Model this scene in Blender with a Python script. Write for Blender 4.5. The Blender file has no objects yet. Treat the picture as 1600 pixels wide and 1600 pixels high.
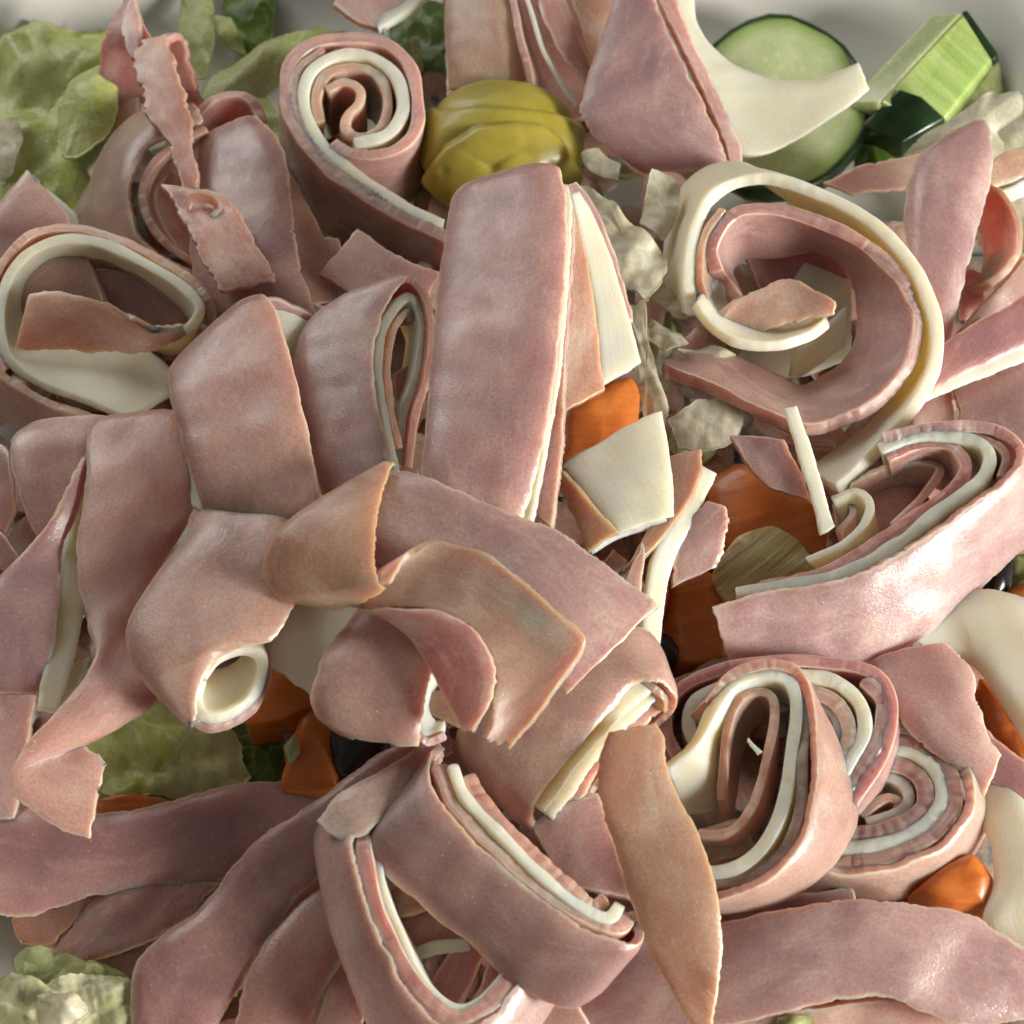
import bpy, math, random
import numpy as np
from mathutils import Vector

# ------------------------------------------------------------------ camera, light, exposure
PX = 0.000125                      # one drawing unit in metres (an eighth of a millimetre)
TILT = math.radians(30)
DIST = 0.46
Z0 = 260                           # height of the point the camera looks at, drawing units
sc = bpy.context.scene
cam_d = bpy.data.cameras.new('camera')
cam = bpy.data.objects.new('camera', cam_d)
sc.collection.objects.link(cam)
sc.camera = cam
cam_d.sensor_width = 36
cam_d.lens = 36 * DIST / (1600 * PX)
cam_d.clip_start = 0.01
cam_d.clip_end = 20
CT = Vector((0, 0, Z0 * PX))
CP = CT + DIST * Vector((0, -math.sin(TILT), math.cos(TILT)))
cam.location = CP
cam.rotation_euler = (TILT, 0, 0)
cam_d.dof.use_dof = True
cam_d.dof.focus_distance = DIST - 0.005
cam_d.dof.aperture_fstop = 25

w = bpy.data.worlds.new('World'); sc.world = w; w.use_nodes = True
bg = w.node_tree.nodes['Background']
bg.inputs['Color'].default_value = (1.0, 0.97, 0.9, 1)
bg.inputs['Strength'].default_value = 0.09

def area(name, loc, target, size, power, col):
    l = bpy.data.lights.new(name, 'AREA'); l.shape = 'RECTANGLE'; l.size = size[0]; l.size_y = size[1]
    l.energy = power; l.color = col
    o = bpy.data.objects.new(name, l); sc.collection.objects.link(o)
    o.location = loc
    o.rotation_euler = (Vector(target) - Vector(loc)).to_track_quat('-Z', 'Y').to_euler()
    return o
area('window_light', (1.05, -0.46, 0.43), (0, 0, 0.03), (0.38, 0.38), 24, (1.0, 0.955, 0.885))
area('far_window_light', (-0.62, 0.80, 0.66), (0, 0, 0.03), (0.85, 0.6), 5.6, (1.0, 0.98, 0.94))

sc.view_settings.view_transform = 'Standard'
sc.view_settings.look = 'None'
sc.view_settings.gamma = 1
sc.view_settings.exposure = 0.14
sc.view_settings.use_curve_mapping = False
sc.render.engine = 'CYCLES'
sc.cycles.use_denoising = True
sc.cycles.max_bounces = 7
sc.cycles.use_adaptive_sampling = True
sc.cycles.adaptive_threshold = 0.05
sc.cycles.diffuse_bounces = 3
sc.cycles.transmission_bounces = 4

# ------------------------------------------------------------------ materials
def nt(name):
    m = bpy.data.materials.new(name); m.use_nodes = True
    return m, m.node_tree.nodes, m.node_tree.links, m.node_tree.nodes['Principled BSDF']
def node(N, t, **kw):
    n = N.new(t)
    for k, v in kw.items():
        if k.startswith('i_'):
            n.inputs[k[2:].replace('_', ' ')].default_value = v
        else: setattr(n, k, v)
    return n
def ramp(N, stops):
    r = N.new('ShaderNodeValToRGB')
    e = r.color_ramp.elements
    while len(e) < len(stops): e.new(0.5)
    for i, (p, c) in enumerate(stops):
        e[i].position = p; e[i].color = (*c, 1) if len(c) == 3 else c
    return r
def coords(N, L, scale=(1, 1, 1)):
    """surface coordinates of the slice in drawing units / 100, shifted per object"""
    uv = node(N, 'ShaderNodeUVMap', uv_map='UVMap')
    oi = N.new('ShaderNodeObjectInfo')
    mul = node(N, 'ShaderNodeMath', operation='MULTIPLY'); mul.inputs[1].default_value = 37.0
    L.new(oi.outputs['Random'], mul.inputs[0])
    add = node(N, 'ShaderNodeVectorMath', operation='ADD')
    L.new(uv.outputs[0], add.inputs[0]); L.new(mul.outputs[0], add.inputs[1])
    sca = node(N, 'ShaderNodeVectorMath', operation='MULTIPLY')
    sca.inputs[1].default_value = scale
    L.new(add.outputs[0], sca.inputs[0])
    return sca.outputs[0], oi
def mixc(N, L, fac, a, b, blend='MIX'):
    m = node(N, 'ShaderNodeMix', data_type='RGBA', blend_type=blend)
    for s, v in ((m.inputs[0], fac), (m.inputs[6], a), (m.inputs[7], b)):
        if hasattr(v, 'links'): L.new(v, s)
        elif isinstance(v, (int, float)): s.default_value = v
        else: s.default_value = (*v, 1)
    return m.outputs[2]
def noise(N, L, co, scale, detail=3, rough=0.55, dist=0.0):
    n = node(N, 'ShaderNodeTexNoise'); n.inputs['Scale'].default_value = scale
    n.inputs['Detail'].default_value = detail; n.inputs['Roughness'].default_value = rough
    n.inputs['Distortion'].default_value = dist
    L.new(co, n.inputs['Vector']); return n
def maprange(N, L, v, a, b, c=0.0, d=1.0):
    m = node(N, 'ShaderNodeMapRange'); L.new(v, m.inputs[0])
    for i, x in enumerate((a, b, c, d)): m.inputs[i + 1].default_value = x
    return m.outputs[0]

def ham(name, c1, c2, c3, fibre=0.25, sss=0.0065, rim=(0.80, 0.58, 0.46)):
    m, N, L, P = nt(name)
    co, oi = coords(N, L)
    big = noise(N, L, co, 0.9, 3, 0.5, 0.6)
    r = ramp(N, [(0.30, c1), (0.52, c2), (0.72, c3)]); L.new(big.outputs[0], r.inputs[0])
    # muscle fibres and fat streaks
    co2, _ = coords(N, L, (0.7, 1.7, 1))
    fb = noise(N, L, co2, 1.9, 7, 0.68, 0.45)
    fr = maprange(N, L, fb.outputs[0], 0.52, 0.72)
    fm = node(N, 'ShaderNodeMath', operation='MULTIPLY'); fm.inputs[1].default_value = fibre; L.new(fr, fm.inputs[0])
    c = mixc(N, L, fm.outputs[0], r.outputs[0], (0.78, 0.56, 0.47))
    fr2 = maprange(N, L, fb.outputs[0], 0.46, 0.30)
    fm2 = node(N, 'ShaderNodeMath', operation='MULTIPLY'); fm2.inputs[1].default_value = fibre * 0.9; L.new(fr2, fm2.inputs[0])
    c = mixc(N, L, fm2.outputs[0], c, (0.44, 0.20, 0.16))
    # fine grain
    gr = noise(N, L, co, 22, 4, 0.7)
    gm = maprange(N, L, gr.outputs[0], 0.3, 0.7, 0.80, 1.18)
    c = mixc(N, L, 1.0, c, gm, 'MULTIPLY')
    # pale specks, few: fat flecks, with wet glints put into the colour
    vo = node(N, 'ShaderNodeTexVoronoi'); vo.inputs['Scale'].default_value = 11; L.new(co, vo.inputs['Vector'])
    sp = maprange(N, L, vo.outputs['Distance'], 0.17, 0.08)
    pick = node(N, 'ShaderNodeMath', operation='GREATER_THAN'); pick.inputs[1].default_value = 0.72
    sepc = N.new('ShaderNodeSeparateColor'); L.new(vo.outputs['Color'], sepc.inputs[0]); L.new(sepc.outputs[0], pick.inputs[0])
    cl = noise(N, L, co, 1.3, 2)
    clm = maprange(N, L, cl.outputs[0], 0.46, 0.62)
    sm0 = node(N, 'ShaderNodeMath', operation='MULTIPLY'); L.new(sp, sm0.inputs[0]); L.new(pick.outputs[0], sm0.inputs[1])
    sm = node(N, 'ShaderNodeMath', operation='MULTIPLY'); L.new(sm0.outputs[0], sm.inputs[0]); L.new(clm, sm.inputs[1])
    sm2 = node(N, 'ShaderNodeMath', operation='MULTIPLY'); L.new(sm.outputs[0], sm2.inputs[0]); sm2.inputs[1].default_value = 0.75
    c = mixc(N, L, sm2.outputs[0], c, (0.85, 0.70, 0.62))
    vp = node(N, 'ShaderNodeTexVoronoi'); vp.inputs['Scale'].default_value = 15; L.new(co, vp.inputs['Vector'])
    pp = maprange(N, L, vp.outputs['Distance'], 0.16, 0.06)
    sepp = N.new('ShaderNodeSeparateColor'); L.new(vp.outputs['Color'], sepp.inputs[0])
    pk = node(N, 'ShaderNodeMath', operation='GREATER_THAN'); pk.inputs[1].default_value = 0.8; L.new(sepp.outputs[1], pk.inputs[0])
    pm = node(N, 'ShaderNodeMath', operation='MULTIPLY'); L.new(pp, pm.inputs[0]); L.new(pk.outputs[0], pm.inputs[1])
    pm2 = node(N, 'ShaderNodeMath', operation='MULTIPLY'); L.new(pm.outputs[0], pm2.inputs[0]); pm2.inputs[1].default_value = 0.45
    c = mixc(N, L, pm2.outputs[0], c, (0.34, 0.13, 0.09))
    # smoked rind along the cut rims
    at = node(N, 'ShaderNodeAttribute', attribute_name='rim')
    rn = noise(N, L, co, 3.0, 3)
    ra = node(N, 'ShaderNodeMath', operation='MULTIPLY_ADD'); L.new(rn.outputs[0], ra.inputs[0]); ra.inputs[1].default_value = 0.35; L.new(at.outputs['Fac'], ra.inputs[2])
    rr = maprange(N, L, ra.outputs[0], 0.30, 0.17, 0, 0.75)
    c = mixc(N, L, rr, c, rim)
    # each slice a little lighter or darker
    hs = N.new('ShaderNodeHueSaturation'); L.new(c, hs.inputs['Color'])
    vv = maprange(N, L, oi.outputs['Random'], 0, 1, 0.84, 1.12); L.new(vv, hs.inputs['Value'])
    rm = node(N, 'ShaderNodeMath', operation='MULTIPLY'); rm.inputs[1].default_value = 7.31; L.new(oi.outputs['Random'], rm.inputs[0])
    rf = node(N, 'ShaderNodeMath', operation='FRACT'); L.new(rm.outputs[0], rf.inputs[0])
    L.new(maprange(N, L, rf.outputs[0], 0, 1, 0.490, 0.511), hs.inputs['Hue'])
    rm3 = node(N, 'ShaderNodeMath', operation='MULTIPLY'); rm3.inputs[1].default_value = 13.7; L.new(oi.outputs['Random'], rm3.inputs[0])
    rf3 = node(N, 'ShaderNodeMath', operation='FRACT'); L.new(rm3.outputs[0], rf3.inputs[0])
    L.new(maprange(N, L, rf3.outputs[0], 0, 1, 0.84, 1.06), hs.inputs['Saturation'])
    L.new(hs.outputs[0], P.inputs['Base Color'])
    P.inputs['Subsurface Weight'].default_value = 1.0
    P.inputs['Subsurface Radius'].default_value = (1.0, 0.40, 0.21)
    P.inputs['Subsurface Scale'].default_value = sss
    rg = noise(N, L, co, 5, 3)
    L.new(maprange(N, L, rg.outputs[0], 0.35, 0.7, 0.30, 0.52), P.inputs['Roughness'])
    P.inputs['Specular IOR Level'].default_value = 0.5
    P.inputs['Coat Weight'].default_value = 0.55
    P.inputs['Coat Roughness'].default_value = 0.13
    # relief: fine grain, crazed skin, soft dents
    v2 = node(N, 'ShaderNodeTexVoronoi', feature='DISTANCE_TO_EDGE'); v2.inputs['Scale'].default_value = 14; L.new(co, v2.inputs['Vector'])
    ve = maprange(N, L, v2.outputs[0], 0.0, 0.12)
    b1 = node(N, 'ShaderNodeBump'); b1.inputs['Strength'].default_value = 0.28; b1.inputs['Distance'].default_value = 0.00025
    L.new(gr.outputs[0], b1.inputs['Height'])
    b2 = node(N, 'ShaderNodeBump'); b2.inputs['Strength'].default_value = 0.12; b2.inputs['Distance'].default_value = 0.0002
    L.new(ve, b2.inputs['Height']); L.new(b1.outputs[0], b2.inputs['Normal'])
    b3 = node(N, 'ShaderNodeBump'); b3.inputs['Strength'].default_value = 0.16; b3.inputs['Distance'].default_value = 0.0006
    L.new(fb.outputs[0], b3.inputs['Height']); L.new(b2.outputs[0], b3.inputs['Normal'])
    b4 = node(N, 'ShaderNodeBump'); b4.inputs['Strength'].default_value = 0.5; b4.inputs['Distance'].default_value = 0.0004
    L.new(sm.outputs[0], b4.inputs['Height']); L.new(b3.outputs[0], b4.inputs['Normal'])
    L.new(b4.outputs[0], P.inputs['Normal'])
    wn = noise(N, L, co, 9, 4, 0.7)
    b5 = node(N, 'ShaderNodeBump'); b5.inputs['Strength'].default_value = 0.16; b5.inputs['Distance'].default_value = 0.0003
    L.new(wn.outputs[0], b5.inputs['Height']); L.new(b4.outputs[0], b5.inputs['Normal'])
    L.new(b5.outputs[0], P.inputs['Coat Normal'])
    P.inputs['Coat IOR'].default_value = 1.6
    wet = noise(N, L, co, 1.4, 3)
    L.new(maprange(N, L, wet.outputs[0], 0.38, 0.6, 0.3, 0.8), P.inputs['Coat Weight'])
    return m

M = {}
M['ham'] = ham('ham_pink', (0.47, 0.285, 0.24), (0.56, 0.355, 0.295), (0.66, 0.445, 0.36), 0.4)
M['mauve'] = ham('ham_mauve', (0.38, 0.225, 0.22), (0.48, 0.29, 0.272), (0.60, 0.385, 0.335), 0.4)
M['tan'] = ham('ham_smoked', (0.47, 0.265, 0.18), (0.57, 0.345, 0.24), (0.67, 0.455, 0.35), 0.55, 0.0075, (0.62, 0.38, 0.22))
M['rose'] = ham('ham_marbled', (0.46, 0.22, 0.18), (0.57, 0.32, 0.265), (0.69, 0.48, 0.40), 0.85, 0.006)

def cheese():
    m, N, L, P = nt('cheese_ivory')
    co, oi = coords(N, L)
    n = noise(N, L, co, 1.1, 3)
    r = ramp(N, [(0.3, (0.90, 0.755, 0.55)), (0.7, (0.93, 0.825, 0.67))]); L.new(n.outputs[0], r.inputs[0])
    f = noise(N, L, co, 26, 3, 0.65)
    c = mixc(N, L, 1.0, r.outputs[0], maprange(N, L, f.outputs[0], 0.3, 0.7, 0.94, 1.05), 'MULTIPLY')
    L.new(c, P.inputs['Base Color'])
    P.inputs['Subsurface Weight'].default_value = 1.0
    P.inputs['Subsurface Radius'].default_value = (1.0, 0.72, 0.42)
    P.inputs['Subsurface Scale'].default_value = 0.0055
    P.inputs['Roughness'].default_value = 0.42
    P.inputs['Coat Weight'].default_value = 0.12; P.inputs['Coat Roughness'].default_value = 0.3
    b = node(N, 'ShaderNodeBump'); b.inputs['Strength'].default_value = 0.25; b.inputs['Distance'].default_value = 0.0002
    L.new(f.outputs[0], b.inputs['Height'])
    s = noise(N, L, coords(N, L, (0.3, 4, 1))[0], 3, 3)
    b2 = node(N, 'ShaderNodeBump'); b2.inputs['Strength'].default_value = 0.2; b2.inputs['Distance'].default_value = 0.0005
    L.new(s.outputs[0], b2.inputs['Height']); L.new(b.outputs[0], b2.inputs['Normal'])
    L.new(b2.outputs[0], P.inputs['Normal'])
    return m
M['cheese'] = cheese()

def lettuce(name, ca, cb, cv, rough=0.35, thru=0.33):
    m, N, L, P = nt(name)
    co, oi = coords(N, L)
    n = noise(N, L, co, 0.7, 4, 0.6, 0.8)
    r = ramp(N, [(0.34, ca), (0.66, cb)]); L.new(n.outputs[0], r.inputs[0])
    vn = node(N, 'ShaderNodeTexVoronoi', feature='DISTANCE_TO_EDGE'); vn.inputs['Scale'].default_value = 1.6
    wob = noise(N, L, co, 2.2, 3)
    wv = node(N, 'ShaderNodeVectorMath', operation='MULTIPLY_ADD'); wv.inputs[1].default_value = (0.5, 0.5, 0.5)
    L.new(wob.outputs['Color'], wv.inputs[0]); L.new(co, wv.inputs[2]); L.new(wv.outputs[0], vn.inputs['Vector'])
    vf = maprange(N, L, vn.outputs[0], 0.06, 0.0, 0, 0.6)
    c = mixc(N, L, vf, r.outputs[0], cv)
    f = noise(N, L, co, 14, 4, 0.65)
    c = mixc(N, L, 1.0, c, maprange(N, L, f.outputs[0], 0.3, 0.7, 0.85, 1.12), 'MULTIPLY')
    L.new(c, P.inputs['Base Color'])
    P.inputs['Roughness'].default_value = rough
    P.inputs['Specular IOR Level'].default_value = 0.5
    b = node(N, 'ShaderNodeBump'); b.inputs['Strength'].default_value = 0.5; b.inputs['Distance'].default_value = 0.0012
    L.new(n.outputs[0], b.inputs['Height'])
    b2 = node(N, 'ShaderNodeBump'); b2.inputs['Strength'].default_value = 0.55; b2.inputs['Distance'].default_value = 0.0008
    L.new(vn.outputs[0], b2.inputs['Height']); L.new(b.outputs[0], b2.inputs['Normal'])
    b3 = node(N, 'ShaderNodeBump'); b3.inputs['Strength'].default_value = 0.4; b3.inputs['Distance'].default_value = 0.0003
    L.new(f.outputs[0], b3.inputs['Height']); L.new(b2.outputs[0], b3.inputs['Normal'])
    L.new(b3.outputs[0], P.inputs['Normal'])
    t = N.new('ShaderNodeBsdfTranslucent'); L.new(c, t.inputs['Color'])
    mx = N.new('ShaderNodeMixShader'); mx.inputs[0].default_value = thru
    L.new(P.outputs[0], mx.inputs[1]); L.new(t.outputs[0], mx.inputs[2])
    L.new(mx.outputs[0], N['Material Output'].inputs['Surface'])
    return m
M['green'] = lettuce('lettuce_green', (0.58, 0.68, 0.16), (0.82, 0.85, 0.40), (0.82, 0.84, 0.52), 0.3, 0.2)
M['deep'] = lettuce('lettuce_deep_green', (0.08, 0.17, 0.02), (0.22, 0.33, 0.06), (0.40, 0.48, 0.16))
M['lime'] = lettuce('lettuce_yellow_green', (0.50, 0.55, 0.20), (0.62, 0.65, 0.32), (0.72, 0.74, 0.45))
M['heart'] = lettuce('lettuce_heart_yellow', (0.66, 0.66, 0.33), (0.84, 0.83, 0.58), (0.88, 0.87, 0.68), 0.25)
M['pale'] = lettuce('lettuce_pale', (0.84, 0.79, 0.58), (0.91, 0.88, 0.72), (0.94, 0.92, 0.80), 0.3, 0.42)

def simple(name, ca, cb, scale=(1, 1, 1), ns=2.0, rough=0.3, sss=0.002, rad=(1, .5, .2), bump=0.3, coat=0.2, det=4, fine=0.1):
    m, N, L, P = nt(name)
    co, oi = coords(N, L, scale)
    n = noise(N, L, co, ns, det, 0.6, 0.5)
    r = ramp(N, [(0.3, ca), (0.7, cb)]); L.new(n.outputs[0], r.inputs[0])
    c0, _ = coords(N, L)
    f = noise(N, L, c0, 18, 3, 0.6)
    c = mixc(N, L, 1.0, r.outputs[0], maprange(N, L, f.outputs[0], 0.3, 0.7, 1 - fine, 1 + fine), 'MULTIPLY')
    L.new(c, P.inputs['Base Color'])
    P.inputs['Roughness'].default_value = rough
    if sss:
        P.inputs['Subsurface Weight'].default_value = 1.0
        P.inputs['Subsurface Radius'].default_value = rad; P.inputs['Subsurface Scale'].default_value = sss
    P.inputs['Coat Weight'].default_value = coat; P.inputs['Coat Roughness'].default_value = 0.12
    b = node(N, 'ShaderNodeBump'); b.inputs['Strength'].default_value = bump; b.inputs['Distance'].default_value = 0.0006
    L.new(n.outputs[0], b.inputs['Height'])
    L.new(b.outputs[0], P.inputs['Normal'])
    return m
M['carrot'] = simple('carrot_orange', (0.58, 0.15, 0.022), (0.70, 0.25, 0.05), (0.35, 3, 1), 1.5, 0.38, 0.0025, (1, .4, .12), 0.4)
M['tomato'] = simple('tomato_red', (0.50, 0.05, 0.015), (0.62, 0.15, 0.04), (1, 1, 1), 1.0, 0.2, 0.003, (1, .3, .1), 0.15, 0.5)
M['olive'] = simple('olive_black', (0.006, 0.006, 0.007), (0.014, 0.012, 0.012), (1, 1, 1), 1.0, 0.3, 0, bump=0.1, coat=0.3)
M['pepper'] = simple('pickled_pepper_skin', (0.38, 0.31, 0.035), (0.52, 0.44, 0.09), (1, 1, 1), 1.2, 0.4, 0.006, (1, .8, .2), 0.08, 0.2, 4, 0.06)
M['peel'] = simple('cucumber_peel', (0.008, 0.022, 0.008), (0.02, 0.06, 0.015), (1, 1, 1), 2.0, 0.3, 0, bump=0.2, coat=0.3)
M['cuke'] = simple('cucumber_flesh', (0.50, 0.58, 0.28), (0.64, 0.69, 0.42), (1, 1, 1), 1.0, 0.3, 0.004, (.8, 1, .4), 0.2, 0.3)
_m = M['cuke']; _N, _L = _m.node_tree.nodes, _m.node_tree.links; _P = _N['Principled BSDF']
_src = _P.inputs['Base Color'].links[0].from_socket
_at = node(_N, 'ShaderNodeAttribute', attribute_name='rim')
_c = mixc(_N, _L, maprange(_N, _L, _at.outputs['Fac'], 0.22, 0.02), _src, (0.26, 0.40, 0.09))
_co, _ = coords(_N, _L); _vo = node(_N, 'ShaderNodeTexVoronoi'); _vo.inputs['Scale'].default_value = 4.5; _L.new(_co, _vo.inputs['Vector'])
_sd = node(_N, 'ShaderNodeMath', operation='MULTIPLY'); _L.new(maprange(_N, _L, _vo.outputs['Distance'], 0.34, 0.24, 0, 0.35), _sd.inputs[0]); _L.new(maprange(_N, _L, _at.outputs['Fac'], 0.4, 0.5), _sd.inputs[1])
_c = mixc(_N, _L, _sd.outputs[0], _c, (0.80, 0.80, 0.58))
_L.new(_c, _P.inputs['Base Color'])
M['cukein'] = simple('cucumber_green_flesh', (0.30, 0.44, 0.10), (0.50, 0.60, 0.25), (0.3, 3.0, 1), 2.0, 0.3, 0.003, (.6, 1, .3), 0.3, 0.3)
M['stem'] = simple('lettuce_ribbed_stem', (0.36, 0.27, 0.07), (0.82, 0.75, 0.46), (0.25, 4.5, 1), 2.2, 0.35, 0.003, (1, .8, .3), 0.6, 0.2)
M['dish'] = simple('white_glazed_ceramic', (0.80, 0.785, 0.72), (0.83, 0.815, 0.75), (1, 1, 1), 0.6, 0.22, 0, bump=0.02, coat=0.4, fine=0.01)

# ------------------------------------------------------------------ geometry helpers
rng = np.random.default_rng(11)
UP = np.array((0, math.cos(TILT), math.sin(TILT))); FW = np.array((0, math.sin(TILT), -math.cos(TILT)))
CPn = np.array(CP)
def W(px, py, z):
    """the point at height z above the dish floor on the line of sight of a photograph point"""
    d = DIST * FW + np.array(((px - 800) * PX, 0, 0)) + (800 - py) * PX * UP
    return CPn + d * ((z * PX - CPn[2]) / d[2])
def pts(s):
    if isinstance(s, str):
        return [tuple(float(v) for v in t.split(',')) for t in s.split()]
    return s
def crom(P, n):
    P = np.asarray(P, float)
    Q = np.vstack([2 * P[0] - P[1], P, 2 * P[-1] - P[-2]])
    t = np.linspace(0, len(P) - 1 - 1e-9, n)
    i = t.astype(int); f = (t - i)[:, None]
    p0, p1, p2, p3 = Q[i], Q[i + 1], Q[i + 2], Q[i + 3]
    return 0.5 * ((2 * p1) + (-p0 + p2) * f + (2 * p0 - 5 * p1 + 4 * p2 - p3) * f ** 2 + (-p0 + 3 * p1 - 3 * p2 + p3) * f ** 3)
def wav(s, wl, seed):
    """smooth 1-D noise along arc length s (drawing units)"""
    r = np.random.default_rng(seed); o = np.zeros_like(s)
    for k in range(6):
        o += np.sin(s / (wl * r.uniform(0.5, 1.7)) * 2 * math.pi + r.uniform(0, 7)) * r.uniform(0.4, 1)
    return o / 2.6
def field(p, wl, seed):
    r = np.random.default_rng(seed); o = np.zeros(p.shape[:-1])
    for k in range(7):
        d = r.normal(size=3); d /= np.linalg.norm(d)
        o += np.sin(p @ d / (wl * PX * r.uniform(0.6, 1.6)) * 2 * math.pi + r.uniform(0, 7))
    return o / 3
def norm(v):
    return v / np.maximum(np.linalg.norm(v, axis=-1, keepdims=True), 1e-12)

def link(name, V, F, mat, parent=None, uv=None, rim=None, smooth=True, origin=None):
    V = np.asarray(V, float)
    if parent is not None and origin is None:
        origin = np.array(parent.get('_o')) if parent.get('_o') is not None else np.array(parent.location)
    if origin is None:
        origin = np.array((V[:, 0].mean(), V[:, 1].mean(), V[:, 2].min()))
    me = bpy.data.meshes.new(name)
    me.from_pydata((V - origin).tolist(), [], F)
    me.update()
    if uv is not None:
        lay = me.uv_layers.new(name='UVMap')
        li = np.zeros(len(me.loops), int); me.loops.foreach_get('vertex_index', li)
        lay.data.foreach_set('uv', np.asarray(uv, float)[li].ravel())
    a = me.attributes.new('rim', 'FLOAT', 'POINT')
    a.data.foreach_set('value', np.ones(len(V)) if rim is None else np.asarray(rim, float))
    if smooth: me.polygons.foreach_set('use_smooth', np.ones(len(me.polygons), bool))
    me.materials.append(M[mat])
    o = bpy.data.objects.new(name, me); sc.collection.objects.link(o)
    if parent is None: o.location = origin
    else: o.parent = parent
    o['_o'] = tuple(origin)
    return o
def tag(o, label, cat, group=None):
    o['label'] = label; o['category'] = cat
    if group: o['group'] = group
    return o
def thing(name, label, cat, at, group=None):
    o = bpy.data.objects.new(name, None); sc.collection.objects.link(o)
    p = W(*at); o.location = p; o['_o'] = tuple(p); o.empty_display_size = 0.01
    return tag(o, label, cat, group)

SEED = [100]
def ribbon(name, A, B, mat, t=15, off=0, bulge=0.0, jag=1.0, wob=2.3, parent=None, label=None, cat='ham strip', group=None,
           ends=1.0, cup=0.0, step=4.0, torn=0.0, drop=None, pw=4.5):
    """a cut slice: the sheet between two edge curves, with real thickness and slightly uneven cut rims"""
    SEED[0] += 17; sd = SEED[0]
    if mat != 'cheese' and bulge: t *= 0.8
    if mat == 'cheese': t *= 0.88
    bulge *= 1.05
    A = pts(A)
    if drop is not None: B = [(a[0] + drop[0], a[1] + drop[1], a[2] + drop[2]) for a in A]
    B = pts(B)
    a3 = np.array([W(*p) for p in A]); b3 = np.array([W(*p) for p in B])
    L = max(np.linalg.norm(np.diff(a3, axis=0), axis=1).sum(), np.linalg.norm(np.diff(b3, axis=0), axis=1).sum()) / PX
    n = int(np.clip(L / step, 16, 320))
    a, b = crom(a3, n), crom(b3, n)
    # extra rows close to both ends for a crisp but rounded rim
    def ins(c):
        e = lambda p, q, k: p + (q - p) * k
        return np.vstack([c[:1], e(c[0], c[1], .25)[None], c[1:-1], e(c[-1], c[-2], .25)[None], c[-1:]])
    a, b = ins(a), ins(b); n = len(a)
    mid = (a + b) / 2
    s = np.concatenate([[0], np.cumsum(np.linalg.norm(np.diff(mid, axis=0), axis=1))]) / PX
    wid = np.linalg.norm(b - a, axis=1, keepdims=True) / PX
    ab = norm(b - a)
    ja = jag * (1.6 * wav(s, 70, sd) + 0.8 * wav(s, 17, sd + 1) + 0.5 * wav(s, 7, sd + 2))
    jb = jag * (1.6 * wav(s, 63, sd + 3) + 0.8 * wav(s, 15, sd + 4) + 0.5 * wav(s, 8, sd + 5))
    if torn:
        ja = ja + torn * np.abs(wav(s, 26, sd + 6)) * (wav(s, 60, sd + 7) > 0.1)
        jb = jb + torn * np.abs(wav(s, 22, sd + 8)) * (wav(s, 55, sd + 9) > 0.1)
    lim = 0.3 * np.minimum(wid[:, 0], 130)
    ja = np.clip(ja, -lim, lim) / np.maximum(wid[:, 0], 1); jb = np.clip(jb, -lim, lim) / np.maximum(wid[:, 0], 1)
    nv = int(np.clip(wid.max() / 10, 5, 24))
    v = np.linspace(0, 1, nv)
    e1 = min(0.25 / nv, 1.6 / max(wid.max(), 20))
    v = np.concatenate([[0, e1], v[1:-1], [1 - e1, 1]]); nv = len(v)
    VV = ja[:, None] + v[None, :] * (1 - ja - jb)[:, None]            # the sheet is trimmed unevenly, its surface stays smooth
    G = a[:, None, :] * (1 - VV)[..., None] + b[:, None, :] * VV[..., None]
    al = norm(np.gradient(mid, axis=0))
    for r0, r1, q in ((0, 1, 10), (-1, -2, 12)):
        ev = 0.9 * ends * (2.0 * wav(v * wid.max(), 60, sd + q) + 1.0 * wav(v * wid.max(), 16, sd + q + 1))
        G[r0] += al[r0] * (ev * PX)[:, None]; G[r1] += al[r1] * (ev * PX)[:, None]
    def normals(G):
        du = np.gradient(G, axis=0); dv = np.gradient(G, axis=1)
        N_ = norm(np.cross(du, dv))
        for k in range(3):
            N_[1:-1] = norm(N_[:-2] + 2 * N_[1:-1] + N_[2:])
        return N_
    Nn = normals(G)
    sign = 1.0 if (Nn.reshape(-1, 3) @ -FW).mean() > 0 else -1.0     # + is the side the viewer mostly sees
    Nn = Nn * sign
    prof = 1 - np.abs(np.clip(2 * VV - 1, -1.15, 1.15)) ** pw
    G = G + Nn * (bulge * prof[..., None] * np.minimum(1, wid / 120)[:, None, :]) * PX
    G = G + Nn * (wob * field(G, 190, sd + 14) + 0.12 * wob * field(G, 60, sd + 15))[..., None] * PX
    Nn = normals(G) * sign
    th = np.ones((n, nv)) * t
    th *= (1 + 0.10 * field(G, 60, sd + 16))
    em = np.ones(nv); em[0] = em[-1] = 0.86
    eu = np.ones(n); eu[0] = eu[-1] = 0.86
    th = th * em[None, :] * eu[:, None]
    T = G + Nn * (off + th / 2)[..., None] * PX; Bt = G + Nn * (off - th / 2)[..., None] * PX
    K = n * nv
    idx = np.arange(K).reshape(n, nv)
    q = np.stack([idx[:-1, :-1], idx[1:, :-1], idx[1:, 1:], idx[:-1, 1:]], -1).reshape(-1, 4)
    if sign < 0: q = q[:, ::-1]
    F = q.tolist() + (q[:, ::-1] + K).tolist()
    # the cut face all round the rim, a crisp band of its own with a ragged middle
    ring = np.array(list(idx[:, 0]) + list(idx[-1, 1:]) + list(idx[-2::-1, -1]) + list(idx[0, -2:0:-1]))
    m = len(ring); rt, rb = T.reshape(-1, 3)[ring], Bt.reshape(-1, 3)[ring]
    rg = G.reshape(-1, 3)[ring]; tang = norm(np.roll(rg, -1, 0) - np.roll(rg, 1, 0))
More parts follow.
